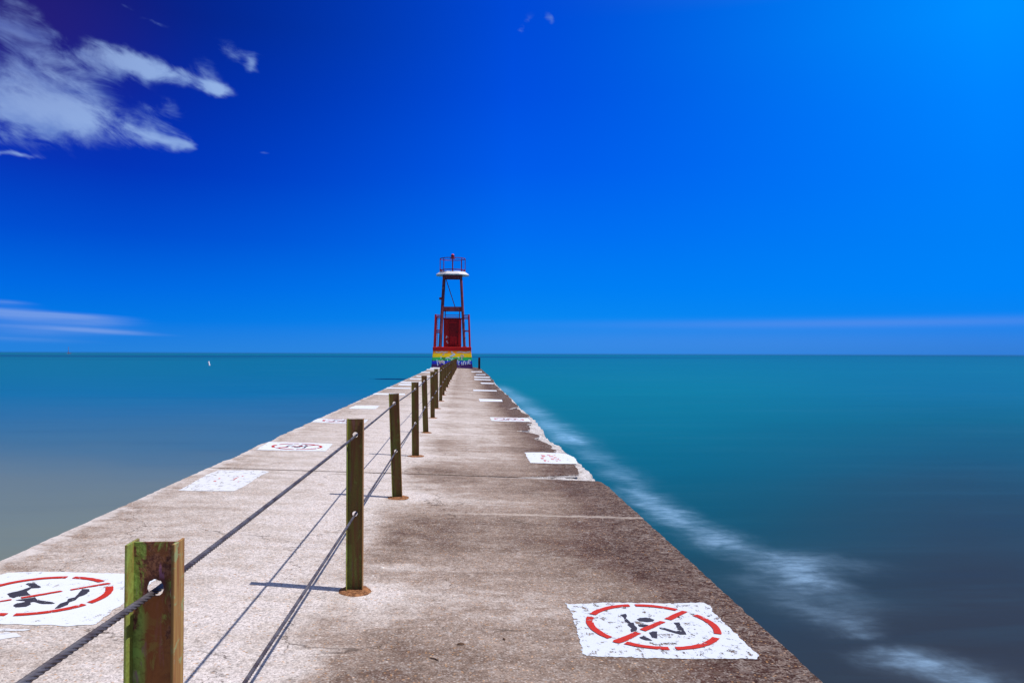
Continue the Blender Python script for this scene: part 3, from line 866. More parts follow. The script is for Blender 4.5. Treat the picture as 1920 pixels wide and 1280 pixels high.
for (o2, s2, pts, lab, kk, mm) in SIGNS:
    pl = px_poly(pts, o2[0], o2[1], s2)
    far = max(p[1] for p in pl)
    sg = sheet("painted_sign", [pl], 0.0025, mm, pier, 0.03 if far < 20 else 0.15, 0.012 if far < 16 else 0.02, 14)
    tag(sg, lab)
    signs.append(sg)
    if kk is not None:
        x0, x1 = min(p[0] for p in pl), max(p[0] for p in pl)
        y0, y1 = min(p[1] for p in pl), max(p[1] for p in pl)
        stencil(sg, (x0 + x1) / 2 + (0.02 if kk else -0.03), (y0 + y1) / 2, min(x1 - x0, y1 - y0) / 1.0 * 0.94 if kk == 1 else 0.95, pi if kk else 0.0)
cA = lambda x0, y0, x1, y1: px_poly([(x0, y0), (x1, y0 + 4), (x1 + 12, y1), (x0 + 14, y1)], 980, 840, 13.714)
txt = [cA(*b) for b in [(470, 180, 560, 200), (490, 205, 575, 228), (455, 245, 540, 262), (480, 268, 530, 285), (530, 300, 610, 318), (545, 325, 600, 350), (640, 330, 672, 350),
                        (620, 170, 700, 186), (670, 203, 785, 224), (800, 232, 870, 252), (712, 262, 810, 276), (735, 285, 800, 300), (830, 290, 930, 302), (850, 328, 900, 346), (930, 310, 975, 324), (880, 268, 930, 282), (800, 172, 840, 184)]]
for p in txt:
    sheet("red_lettering_mark", [p], 0.0055, m_pink, signs[0], 0.02, 0.012, 25)
for p in ([(1130, 322), (1200, 278), (1228, 282), (1165, 322)], [(845, 298), (862, 284), (890, 284), (870, 300)], [(745, 350), (770, 332), (815, 336), (790, 352)], [(1300, 252), (1330, 236), (1360, 240), (1330, 256)],
                                                                     [(1230, 360), (1240, 350), (1255, 350), (1245, 362)], [(1180, 290), (1250, 255), (1262, 258), (1200, 292)]):
    sheet("pink_brush_mark", [px_poly(p, 330, 870, 10.667)], 0.0055, m_pink, signs[9], 0.015, 0.006, 25)

# ------------------------------------------------------------------ fence of posts and wire cables
def post_material(name, dark):
    m_, t = mat(name)
    tc = t.n('ShaderNodeTexCoord').outputs['Object']
    oi = t.n('ShaderNodeObjectInfo').outputs['Random']
    x, y, z = t.sep(tc)
    zz = t.m('ADD', z, t.m('MULTIPLY', oi, 37.0))
    run = t.noise(t.xyz(t.m('MULTIPLY', x, 34.0), t.m('MULTIPLY', y, 34.0), t.m('MULTIPLY', zz, 2.2)), 1.0, 4, 0.6, 0.3)
    blot = t.noise(t.xyz(t.m('MULTIPLY', x, 12.0), t.m('MULTIPLY', y, 12.0), t.m('MULTIPLY', zz, 7.0)), 1.4, 5, 0.65, 0.8)
    fl = t.noise(t.xyz(x, y, zz), 95.0, 3, 0.7)
    green = t.mix(t.ss(fl, 0.3, 0.7), (.17, .22, .04, 1), (.30, .42, .09, 1))
    rust = t.mix(t.ss(blot, 0.35, 0.65), (.13, .035, .014, 1), (.36, .15, .035, 1))
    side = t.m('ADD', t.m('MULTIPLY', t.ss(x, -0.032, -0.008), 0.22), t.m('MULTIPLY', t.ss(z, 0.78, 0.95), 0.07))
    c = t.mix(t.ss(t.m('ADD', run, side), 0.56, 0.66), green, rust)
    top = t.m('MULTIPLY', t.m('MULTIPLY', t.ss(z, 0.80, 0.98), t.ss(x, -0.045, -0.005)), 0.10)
    c = t.mix(t.ss(t.m('ADD', blot, top), 0.53, 0.60), c, t.mix(t.ss(fl, 0.4, 0.6), (.10, .03, .02, 1), (.26, .11, .06, 1)))
    c = t.mix(t.m('MULTIPLY', t.ss(blot, 0.44, 0.38), 0.8), c, (.30, .50, .10, 1))
    pur = t.noise(t.xyz(t.m('MULTIPLY', x, 25.0), t.m('MULTIPLY', y, 25.0), t.m('MULTIPLY', zz, 4.0)), 1.1, 3, 0.6, 0.5)
    c = t.mix(t.m('MULTIPLY', t.ss(pur, 0.60, 0.66), 0.75), c, (.34, .14, .26, 1))
    c = t.mix(t.m('MULTIPLY', t.ss(fl, 0.70, 0.76), t.ss(pur, 0.45, 0.6)), c, (.32, .36, .42, 1))
    # rust rings and runs below the two cable holes
    for hz in (0.985, 0.485):
        dz = t.m('SUBTRACT', z, hz)
        rr = t.m('SQRT', t.m('ADD', t.m('MULTIPLY', x, x), t.m('MULTIPLY', dz, dz)))
        c = t.mix(t.m('MULTIPLY', t.ss(t.m('ADD', rr, t.m('MULTIPLY', blot, 0.03)), 0.052, 0.036), 0.9), c, (.085, .02, .014, 1))
        dr = t.m('MULTIPLY', t.ss(t.m('ADD', t.m('ABSOLUTE', x), t.m('MULTIPLY', t.m('SUBTRACT', run, 0.5), 0.03)), 0.032, 0.010), t.m('MULTIPLY', t.ss(dz, 0.0, -0.02), t.ss(dz, -0.42, -0.05)))
        c = t.mix(t.m('MULTIPLY', dr, 0.9), c, (.27, .085, .02, 1))
    if dark == 2:
        c = t.mix(0.55, c, t.mix(t.ss(run, 0.4, 0.6), (.22, .26, .05, 1), (.30, .20, .05, 1)))
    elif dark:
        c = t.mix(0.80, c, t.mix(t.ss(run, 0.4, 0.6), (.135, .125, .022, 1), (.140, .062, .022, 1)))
    finish(t, c, t.m('ADD', 0.45, t.m('MULTIPLY', fl, 0.4)), bump=t.m('ADD', fl, blot), bstr=0.5, bdist=0.0025, spec=0.35)
    return m_


m_post = post_material("peeling_green_post_paint", False)
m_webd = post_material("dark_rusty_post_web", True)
m_green = post_material("green_post_flange", 2)
m_flange, t = mat("rusty_post_flange")
tc = t.n('ShaderNodeTexCoord').outputs['Object']
oi = t.n('ShaderNodeObjectInfo').outputs['Random']
x, y, z = t.sep(tc)
zz = t.m('ADD', z, t.m('MULTIPLY', oi, 11.0))
run = t.noise(t.xyz(t.m('MULTIPLY', x, 4.0), t.m('MULTIPLY', y, 40.0), t.m('MULTIPLY', zz, 2.0)), 1.0, 5, 0.65, 0.4)
bl = t.noise(t.xyz(x, y, zz), 26.0, 4, 0.7, 0.5)
c = t.mix(t.ss(run, 0.35, 0.62), (.42, .25, .075, 1), (.27, .10, .03, 1))
c = t.mix(t.m('MULTIPLY', t.ss(bl, 0.58, 0.66), 0.75), c, (.30, .38, .17, 1))
c = t.mix(t.m('MULTIPLY', t.ss(bl, 0.36, 0.28), 0.8), c, (.24, .34, .30, 1))
c = t.mix(t.m('MULTIPLY', t.ss(y, -0.028, -0.032), 0.8), c, (.10, .05, .015, 1))
finish(t, c, 0.6, bump=bl, bstr=0.4, bdist=0.002, spec=0.3)

m_rust, t = mat("rusted_base_ring")
tc = t.n('ShaderNodeNewGeometry').outputs['Position']
bl = t.noise(tc, 40.0, 5, 0.7, 0.5)
c = t.mix(t.ss(bl, 0.35, 0.65), (.13, .055, .028, 1), (.40, .185, .085, 1))
finish(t, c, 0.95, bump=bl, bstr=0.9, bdist=0.008, spec=0.1)

m_cable, t = mat("grey_wire_rope")
tc = t.n('ShaderNodeNewGeometry').outputs['Position']
bl = t.noise(tc, 9.0, 4, 0.7, 0.5)
c = t.mix(t.ss(bl, 0.4, 0.62), (.15, .14, .155, 1), (.075, .055, .058, 1))
finish(t, c, 0.5, spec=0.5, metal=0.35)

PW, PD, PH, HOLES = 0.104, 0.066, 1.087, (0.985, 0.485)


def post_mesh(seed, hr=0.017):
    rnd = random.Random(seed)
    bm = bmesh.new()
    # flanges
    for sx in (-1, 1):
        box(bm, (sx * (PW / 2 - 0.003), 0, PH / 2), (0.006, PD, PH), 1 if sx > 0 else 2, bevel=0.0012)
    # web with round holes
    wx, y0, y1 = PW / 2 - 0.0062, 0.002, 0.008
    cuts = []
    zs = [0.0]
    for hz in sorted(HOLES):
        zs += [hz - 0.04, hz + 0.04]
    zs.append(PH - 0.002)
    for yy, flip in ((y0, 1), (y1, -1)):
        for i in range(len(zs) - 1):
            a, b = zs[i], zs[i + 1]
            if i % 2 == 0:
                bm.faces.new([bm.verts.new(p) for p in ((-wx, yy, a), (wx, yy, a), (wx, yy, b), (-wx, yy, b))])
            else:
                hz = (a + b) / 2
                n = 24
                rnd2 = random.Random(seed + i)
                ring, sq = [], []
                for k in range(n):
                    an = 2 * pi * (k + .5) / n
                    r = hr * (1 + 0.12 * (rnd2.random() - .5))
                    ring.append(bm.verts.new((r * cos(an), yy, hz + r * sin(an))))
                    mx = max(abs(cos(an)) / wx, abs(sin(an)) / 0.04)
                    sq.append(bm.verts.new((cos(an) / mx, yy, hz + sin(an) / mx)))
                for k in range(n):
                    bm.faces.new((ring[k], ring[(k + 1) % n], sq[(k + 1) % n], sq[k]))
                # corners
                for sx in (-1, 1):
                    for sz in (-1, 1):
                        cand = sorted(sq, key=lambda v_: (v_.co - Vector((sx * wx, yy, hz + sz * 0.04))).length)[:2]
                        bm.faces.new((cand[0], bm.verts.new((sx * wx, yy, hz + sz * 0.04)), cand[1]))
                cuts.append(ring)
    nr = len(cuts) // 2
    for a, b in zip(cuts[:nr], cuts[nr:]):
        n = len(a)
        for k in range(n):
            bm.faces.new((a[k], a[(k + 1) % n], b[(k + 1) % n], b[k]))
    zt = zs[-1]
    bm.faces.new([bm.verts.new(p) for p in ((-wx, y0, zt), (wx, y0, zt), (wx, y1, zt), (-wx, y1, zt))])
    return bm


def ring_mesh(seed):
    bm = bmesh.new()
    n = 40
    loops = []
    for r, z in ((0.122, -0.002), (0.112, 0.006), (0.085, 0.011), (0.04, 0.013)):
        L = []
        for i in range(n):
            a = 2 * pi * i / n
            k = 1 + 0.10 * mnoise.noise(Vector((cos(a) * 2.2, sin(a) * 2.2, seed)))
            L.append(bm.verts.new((r * k * cos(a), r * k * sin(a), z + (0.003 * mnoise.noise(Vector((a * 5, r * 60, seed))) if z > 0 else 0))))
        loops.append(L)
    for a, b in zip(loops, loops[1:]):
        for i in range(n):
            bm.faces.new((a[i], a[(i + 1) % n], b[(i + 1) % n], b[i]))
    bm.faces.new(loops[-1])
    return bm


fence = empty("cable_fence", (XF, 0, 0))
tag(fence, "row of rusty green steel posts strung with two wire cables along the pier", "fence")
PY = [-1.7, 1.80, 5.12, 8.40, 11.78, 15.28, 18.80, 22.0, 25.5, 29.1, 32.5, 36.0]
while PY[-1] < 80:
    PY.append(PY[-1] + 3.52)
PX = {0: -0.84, 1: -0.671, 2: -0.675, 3: -0.672, 4: -0.68, 5: -0.69, 6: -0.69, 7: -0.70}
LEAN = {2: -0.002, 3: -0.038, 4: -0.012, 5: -0.034, 6: -0.01, 7: -0.02}
rnd = random.Random(3)
pm_near, pm_far, rg = None, None, None
holes = {0: [], 1: []}
for i, yy in enumerate(PY):
    px_ = PX.get(i, -0.70 + 0.02 * rnd.uniform(-1, 1) + (0.0 if yy < 30 else (yy - 30) / 50 * 0.09))
    ln_ = LEAN.get(i, rnd.uniform(-0.012, 0.02) if i > 7 else 0.0)
    ly = rnd.uniform(-0.012, 0.012) if i > 1 else 0.0
    zb = -(px_ - XF) * SLOPE
    if i <= 1:
        po = link("fence_post", post_mesh(i * 5 + 1, 0.0185), [m_post, m_flange, m_green], fence)
    elif pm_far is None:
        po = link("fence_post", post_mesh(17), [m_webd, m_flange, m_green], fence)
        pm_far = po
    else:
        po = pm_far.copy()
        COL.objects.link(po)
    M = Matrix.Translation((px_ - XF, yy, zb)) @ Matrix.Rotation(ln_, 4, 'Y') @ Matrix.Rotation(ly, 4, 'X') @ Matrix.Rotation(rnd.uniform(-0.03, 0.03) if i > 1 else 0.0, 4, 'Z')
    po.matrix_local = M
    if i == 1:
        tag(po, "nearest post, thick peeling green and rust paint")
    if rg is None:
        br = link("base_ring", ring_mesh(2.0), m_rust, po, smooth=True)
        rg = br
    else:
        br = rg.copy()
        COL.objects.link(br)
        br.parent = po
    br.matrix_local = Matrix.Translation((rnd.uniform(-.012, .012), -0.01 + rnd.uniform(-.01, .01), 0.0)) @ Matrix.Rotation(i * 1.7, 4, 'Z') @ Matrix.Diagonal((rnd.uniform(.82, 1.12), rnd.uniform(.8, 1.08), 1, 1))
    for h, hz in enumerate(HOLES):
        holes[h].append((M @ Vector((0.003, 0.005, hz - 0.006 + (0.004 if h else 0)))))


def cable(pts):
    bm = bmesh.new()
    rings = []
    NL, RC = 6, 0.0049         # strands
    PITCH_ = 0.105
    dist = 0.0
    for a, b in zip(pts, pts[1:]):
        L = (b - a).length
        mid_y = min(a.y, b.y)
        if mid_y < 9:
            step, nv = PITCH_ / 16, 36
        else:
            step, nv = 0.9, 36
        n = max(2, int(L / step))
        _a, _b, x, y, z = frame(a, b)
        sag = 0.004 * (L / 3.4)
        for k in range(n + (1 if b is pts[-1] else 0)):
            f = k / n
            c0 = a.lerp(b, f) - Vector((0, 0, 4 * sag * f * (1 - f)))
            s = dist + L * f
            ph = 2 * pi * s / PITCH_ if mid_y < 9 else 0.0
            ring = []
            for j in range(nv):
                t0_ = 2 * pi * j / nv
                th = t0_ + ph
                fi = (t0_ + pi / NL) % (2 * pi / NL) - pi / NL
                r = RC * cos(fi) + math.sqrt(max(0.0, (RC * 0.52) ** 2 - (RC * sin(fi)) ** 2))
                ring.append(bm.verts.new(c0 + x * (r * cos(th)) + y * (r * sin(th))))
            rings.append(ring)
        dist += L
    for a, b in zip(rings, rings[1:]):
        n = len(a)
        for j in range(n):
            bm.faces.new((a[j], a[(j + 1) % n], b[(j + 1) % n], b[j]))
    bm.faces.new(rings[0]); bm.faces.new(rings[-1])
    return bm


tag(link("wire_cable", cable(holes[0]), m_cable, fence, smooth=True), "upper twisted wire cable")
tag(link("wire_cable", cable(holes[1]), m_cable, fence, smooth=True), "lower twisted wire cable")

# ------------------------------------------------------------------ lone post near the tower
p_ = PIER @ deck(898.5, 692)
lone = empty("rusty_post", (p_.x, p_.y, p_.z))
tag(lone, "single dark rusty post standing alone at the right edge beside the rainbow tower", "post")
m_dark, t = mat("dark_rust")
bl = t.noise(t.n('ShaderNodeTexCoord').outputs['Object'], 9.0, 4, 0.7)
finish(t, t.mix(t.ss(bl, 0.35, 0.65), (.035, .008, .008, 1), (.11, .03, .02, 1)), 0.8, bump=bl, bstr=0.4, bdist=0.005)
bm = bmesh.new()
for sx in (-1, 1):
    box(bm, (sx * 0.1, 0, 0.62), (0.02, 0.16, 1.24))
box(bm, (0, 0, 0.618), (0.178, 0.02, 1.235))
link("post_shaft", bm, m_dark, lone)
bm = ring_mesh(5.0)
bmesh.ops.scale(bm, vec=(1.6, 1.6, 1), verts=bm.verts)
link("base_ring", bm, m_rust, lone)

# ------------------------------------------------------------------ light tower
def paint(name, c1, c2, sc_=1.2, rough=0.6, chips=None, thr=0.64):
    m_, t = mat(name)
    tc = t.n('ShaderNodeTexCoord').outputs['Object']
    a = t.noise(tc, sc_, 5, 0.65, 0.4)
    b = t.noise(tc, sc_ * 9, 4, 0.7)
    c = t.mix(t.ss(a, 0.38, 0.62), (*c1, 1), (*c2, 1))
    if chips:
        c = t.mix(t.ss(t.m('ADD', t.m('MULTIPLY', a, 0.5), t.m('MULTIPLY', b, 0.5)), thr, thr + 0.03), c, (*chips, 1))
    finish(t, c, rough, bump=b, bstr=0.3, bdist=0.01)
    return m_


m_leg = paint("maroon_leg_paint", (.24, .045, .06), (.14, .020, .035), 1.1, 0.55, (.36, .17, .14), 0.60)
m_redp = paint("red_paint", (.48, .004, .008), (.40, .003, .006), 0.8, 0.5)
m_redd = paint("dark_red_paint", (.30, .003, .006), (.24, .002, .005), 0.8, 0.6)
m_rail = paint("red_rail_paint", (.17, .010, .018), (.24, .014, .022), 2.0, 0.5)
m_hood = paint("white_hood_paint", (.72, .71, .74), (.60, .58, .61), 0.9, 0.5)
m_capr = paint("bright_red_cap_paint", (.52, .002, .003), (.42, .002, .003), 0.6, 0.5)
m_lamp = paint("red_lamp_glass", (.62, .03, .08), (.70, .06, .12), 2.0, 0.3)
m_blk = paint("black_band", (.02, .01, .012), (.03, .015, .015), 2.0, 0.6)
m_graf = paint("graffiti_white", (.62, .72, .86), (.40, .60, .86), 1.6, 0.6)
m_grafg = paint("graffiti_grey", (.50, .40, .40), (.38, .34, .36), 2.6, 0.6, (.70, .66, .68), 0.52)

m_rain, t = mat("rainbow_paint")
tc = t.n('ShaderNodeTexCoord').outputs['Object']
x, y, z = t.sep(tc)
nz = t.noise(tc, 2.2, 4, 0.6)
zz = t.m('DIVIDE', t.m('ADD', z, t.m('MULTIPLY', t.m('SUBTRACT', nz, 0.5), 0.07)), 2.0, clamp=True)
c = t.ramp(zz, [(0.0, (.05, .012, .13, 1)), (.215, (.008, .03, .55, 1)), (.40, (.02, .50, .13, 1)), (.585, (.98, .66, .0, 1)), (.785, (.95, .28, .01, 1)), (.965, (.5, .003, .004, 1))], 'CONSTANT')
np_ = t.noise(t.xyz(t.m('MULTIPLY', x, 0.8), y, t.m('MULTIPLY', z, 2.4)), 2.6, 5, 0.7, 0.5)
c = t.mix(t.m('MULTIPLY', t.ss(np_, 0.61, 0.67), 0.4), c, (.60, .42, .34, 1))
ng = t.noise(t.xyz(x, y, t.m('MULTIPLY', z, 1.5)), 1.3, 3, 0.6)
c = t.mix(t.m('MULTIPLY', t.m('MULTIPLY', t.ss(z, 0.75, 0.82), t.ss(z, 1.2, 1.12)), t.m('MULTIPLY', t.ss(ng, 0.52, 0.56), 0.85)), c, (.06, .18, .02, 1))
finish(t, c, 0.55, bump=np_, bstr=0.3, bdist=0.01)



def islands(name, bm, m_, parent):
    """one object for each loose piece of a mesh"""
    left, objs = set(bm.verts), []
    while left:
        st, grp = [left.pop()], set()
        while st:
            v_ = st.pop()
            grp.add(v_)
            for e in v_.link_edges:
                w_ = e.other_vert(v_)
                if w_ in left:
                    left.remove(w_)
                    st.append(w_)
        nb = bmesh.new()
        mp = {v_: nb.verts.new(v_.co) for v_ in grp}
        for f in {f for v_ in grp for f in v_.link_faces}:
            nb.faces.new([mp[v_] for v_ in f.verts])
        objs.append(link(name, nb, m_, parent))
    bm.free()
    return objs


TX, TY = -1.11, 88.2
tz = -(TX - XF) * SLOPE
tower = empty("light_tower", (TX, TY, tz - 0.02))
tag(tower, "red steel lattice light tower on a rainbow striped block at the pier's end", "tower")
# striped base block (battered sides), sunk a little so the sloping deck meets it
bm = bmesh.new()
prof = [(-0.12, 2.235), (0.0, 2.225), (1.86, 2.055)]
loops = [[bm.verts.new((sx * r, sy * r, z_)) for sx, sy in ((-1, -1), (1, -1), (1, 1), (-1, 1))] for z_, r in prof]
for a, b in zip(loops, loops[1:]):
    for i in range(4):
        bm.faces.new((a[i], a[(i + 1) % 4], b[(i + 1) % 4], b[i]))
bm.faces.new(loops[-1])
bmesh.ops.bevel(bm, geom=[e for e in bm.edges if abs(e.verts[0].co.z - e.verts[1].co.z) > 0.05], offset=0.05, segments=2, affect='EDGES')
base_o = link("striped_base", bm, m_rain, tower)
bm = bmesh.new()
box(bm, (0, 0, 2.065), (4.16, 4.16, 0.43), bevel=0.035)
link("base_cap", bm, m_capr, tower)


def stroke(bm, pts, w, y_):
    """painted stroke: a chain of thin quads with round-ish joints on the block's front face"""
    for k, ((x0_, z0_), (x1_, z1_)) in enumerate(zip(pts, pts[1:])):
        d = Vector((x1_ - x0_, z1_ - z0_)).normalized() * (w / 2)
        n = Vector((-d.y, d.x))
        c4 = [(x0_ - d.x + n.x, z0_ - d.y + n.y), (x1_ + d.x + n.x, z1_ + d.y + n.y), (x1_ + d.x - n.x, z1_ + d.y - n.y), (x0_ - d.x - n.x, z0_ - d.y - n.y)]
        off = 0.006 + 0.0015 * k
        bm.faces.new([bm.verts.new((a, -(2.225 - 0.0914 * b) - off, b)) for a, b in c4])


# pixel of the tower close-up (800..900, 580..700 enlarged 10.67) to the block's front face
def g8(x_, y_):
    return ((800 + x_ / 10.667 - 847.4) * 0.0574, 0.0 + (690.3 - (580 + y_ / 10.667)) * 0.0570)


bm = bmesh.new()
for pts, w in [([(205, 1010), (212, 1060), (222, 1118)], 0.10), ([(340, 1035), (352, 1060), (345, 1090)], 0.09), ([(285, 945), (282, 985)], 0.08), ([(385, 980), (430, 965), (480, 990), (520, 985)], 0.10),
               ([(470, 940), (500, 920), (545, 890), (560, 905), (520, 930), (480, 945)], 0.09), ([(500, 1010), (505, 1050)], 0.08), ([(415, 1005), (420, 1040)], 0.06),
               ([(622, 1015), (630, 1075), (640, 1108)], 0.09), ([(655, 1045), (628, 1075), (650, 1108)], 0.07), ([(700, 1060), (706, 1110)], 0.08), ([(735, 1105), (732, 1050), (752, 1038), (770, 1055), (775, 1100)], 0.08),
               ([(805, 1050), (812, 1095)], 0.07), ([(835, 1055), (870, 1040), (872, 1015), (845, 1010), (828, 1045), (838, 1085), (870, 1088)], 0.08), ([(620, 960), (640, 955), (645, 990)], 0.07)]:
    bm = bmesh.new()
    stroke(bm, [g8(*p) for p in pts], w, 0)
    link("graffiti_stroke", bm, m_graf, base_o)
bm = bmesh.new()
for pts, w in [([(250, 1040), (290, 1050), (320, 1060)], 0.2), ([(265, 1075), (310, 1030)], 0.16), ([(185, 855), (240, 865), (300, 850), (345, 862), (410, 855)], 0.12), ([(610, 860), (680, 850), (760, 865), (850, 850)], 0.13),
               ([(495, 845), (520, 870), (500, 875)], 0.12), ([(690, 915), (725, 915), (735, 945), (700, 960), (685, 935)], 0.10), ([(700, 985), (698, 1000)], 0.14), ([(320, 905), (340, 902)], 0.12)]:
    bm = bmesh.new()
    stroke(bm, [g8(*p) for p in pts], w, 0)
    link("graffiti_smear", bm, m_grafg, base_o)

ZC = 2.28
# legs
for sx in (-1, 1):
    for sy in (-1, 1):
        bm = bmesh.new()
        bar(bm, (sx * 1.34, sy * 1.34, ZC), (sx * 0.92, sy * 0.92, 10.12), 0.29, 0.29, bevel=0.085)
        lg_ = link("leg", bm, m_leg, tower)
        bm = bmesh.new()
        box(bm, (sx * 1.345, sy * 1.345, ZC + 0.03), (0.46, 0.46, 0.06))
        link("foot_plate", bm, m_leg, lg_)
# cross beams on four sides, at mid height and under the gallery
for zb, hb, kind in ((6.47, 0.40, "cross_beam"), (9.98, 0.30, "top_beam")):
    r = 1.34 - (zb - ZC) / (10.12 - ZC) * 0.42
    for k in range(4):
        bm = bmesh.new()
        box(bm, (0, -r, zb), (2 * r - 0.25, 0.14, hb), rot=None)
        bmesh.ops.rotate(bm, cent=(0, 0, 0), matrix=Matrix.Rotation(k * pi / 2, 3, 'Z'), verts=bm.verts)
        link(kind, bm, m_leg, tower)
bm = bmesh.new()
bar(bm, (-0.74, 0.95, 9.85), (0.36, 1.1, 6.5), 0.085, 0.05)
link("diagonal_brace", bm, m_leg, tower)
# gallery hood: octagonal white skirt with a lip
bm = bmesh.new()


def octo(r, z_, n=8, ph=pi / 8):
    return [bm.verts.new((r * cos(ph + 2 * pi * i / n), r * sin(ph + 2 * pi * i / n), z_)) for i in range(n)]


ls = [octo(0.4, 10.16), octo(1.90, 10.15), octo(1.95, 10.17), octo(1.95, 10.21), octo(1.92, 10.23), octo(1.46, 10.56), octo(0.3, 10.58)]
for a, b in zip(ls, ls[1:]):
    for i in range(8):
        bm.faces.new((a[i], a[(i + 1) % 8], b[(i + 1) % 8], b[i]))
bm.faces.new(ls[0][::-1]); bm.faces.new(ls[-1])
link("gallery_hood", bm, m_hood, tower)
# gallery railing
def hoop(bm, r, z_, th, n=48):
    rg_ = []
    for i in range(n):
        a_ = 2 * pi * i / n
        rg_.append([bm.verts.new(((r + dx) * cos(a_), (r + dx) * sin(a_), z_ + dz)) for dx, dz in ((-th / 2, -th / 2), (th / 2, -th / 2), (th / 2, th / 2), (-th / 2, th / 2))])
    for i in range(n):
        p, q_ = rg_[i], rg_[(i + 1) % n]
        for k in range(4):
            bm.faces.new((p[k], p[(k + 1) % 4], q_[(k + 1) % 4], q_[k]))


gal = empty("gallery_railing", (0, 0, 0), tower)
for z_, th in ((12.02, 0.07), (10.74, 0.09)):
    bm = bmesh.new(); hoop(bm, 1.38, z_, th)
    link("rail_hoop", bm, m_rail, gal)
for k in range(8):
    a = 0.02 + k * pi / 4
    bm = bmesh.new()
    bar(bm, (1.38 * cos(a), 1.38 * sin(a), 10.55), (1.38 * cos(a), 1.38 * sin(a), 12.02), 0.075, 0.075)
    link("rail_post", bm, m_rail, gal)
# beacon
bea = empty("beacon", (0, 0, 0), tower)
bm = bmesh.new(); bar(bm, (0, 0, 10.6), (0, 0, 12.1), 0.13, seg=10); link("mast", bm, m_rail, bea)
bm = bmesh.new(); bar(bm, (0, 0, 12.04), (0, 0, 12.1), 0.62, seg=16); link("lamp_tray", bm, m_rail, bea)
bm = bmesh.new(); bar(bm, (0, 0, 12.1), (0, 0, 12.30), 0.36, seg=16); link("lamp_body", bm, m_lamp, bea)
bm = bmesh.new(); bar(bm, (0, 0, 12.30), (0, 0, 12.40), 0.42, seg=16); link("lamp_band", bm, m_blk, bea)
bm = bmesh.new()
bmesh.ops.create_uvsphere(bm, u_segments=16, v_segments=10, radius=0.17)
bmesh.ops.translate(bm, vec=(0, 0, 12.42), verts=bm.verts)
link("lamp_dome", bm, m_lamp, bea, smooth=True)
# box on the left leg
bm = bmesh.new(); box(bm, (-1.30, -1.12, 7.55), (0.28, 0.22, 0.26), bevel=0.02); link("junction_box", bm, m_leg, tower)
bm = bmesh.new(); bar(bm, (-1.42, 0.2, 10.9), (-1.15, 0.1, 10.72), 0.1, 0.1); link("bracket", bm, m_rail, tower)
# equipment cabinet between the legs
cab = empty("cabinet", (0, 0, 0), tower)
bm = bmesh.new()
box(bm, (0.02, 0.0, (ZC + 5.38) / 2), (1.94, 1.7, 5.38 - ZC), bevel=0.02)
box(bm, (0.02, 0.0, 5.42), (2.04, 1.8, 0.07))
link("cabinet_body", bm, m_redd, cab)
bm = bmesh.new()
for x0_, x1_ in ((-0.95, -0.45), (0.74, 0.99)):
    box(bm, ((x0_ + x1_) / 2, -0.88, (ZC + 5.3) / 2), (x1_ - x0_, 0.05, 5.3 - ZC - 0.06))
islands("side_panel", bm, m_redp, cab)
bm = bmesh.new()
box(bm, (0.14, -0.90, 2.46), (1.12, 0.10, 0.10)); box(bm, (0.14, -0.90, 5.22), (1.12, 0.10, 0.10))
box(bm, (-0.40, -0.90, 3.84), (0.07, 0.10, 2.66)); box(bm, (0.69, -0.90, 3.84), (0.07, 0.10, 2.66))
islands("door_frame", bm, m_redp, cab)
dr = bmesh.new(); box(dr, (0.14, -0.87, 3.84), (1.0, 0.04, 2.64), bevel=0.008)
door = link("door", dr, m_redd, cab)
bm = bmesh.new(); box(bm, (0.13, -0.90, 3.02), (0.74, 0.03, 0.86), bevel=0.01); box(bm, (0.1, -0.90, 4.98), (0.86, 0.03, 0.18), bevel=0.01)
islands("door_panel", bm, m_redp, door)
bm = bmesh.new(); box(bm, (0.5, -0.92, 3.9), (0.05, 0.06, 0.22)); link("handle", bm, m_blk, door)
# stickers
bm = bmesh.new()
for x_, z_, s_, a_ in ((-0.60, 3.42, 0.20, .5), (-0.66, 3.28, 0.15, -.3), (-0.58, 2.88, 0.19, .2), (-0.48, 2.72, 0.15, .6), (-0.44, 3.33, 0.10, 0)):
    w = s_ / 2
    n = 7
    bm.faces.new([bm.verts.new((x_ + w * cos(a_ + 2 * pi * i / n) * (1 if i % 2 else .7), -0.909, z_ + w * sin(a_ + 2 * pi * i / n) * 1.1)) for i in range(n)])
islands("sticker", bm, m_hood, cab)
# slender uprights rising from the cabinet to the beam with two rails
bm = bmesh.new()
for x_ in (-0.83, 0.78):
    bar(bm, (x_, 0.9, 5.4), (x_ * 0.98, 1.05, 6.4), 0.10, 0.10)
for z_ in (5.84, 5.62):
    bar(bm, (-0.83, 0.92, z_), (0.78, 0.92, z_), 0.07, 0.07)
islands("rear_rail", bm, m_rail, tower)
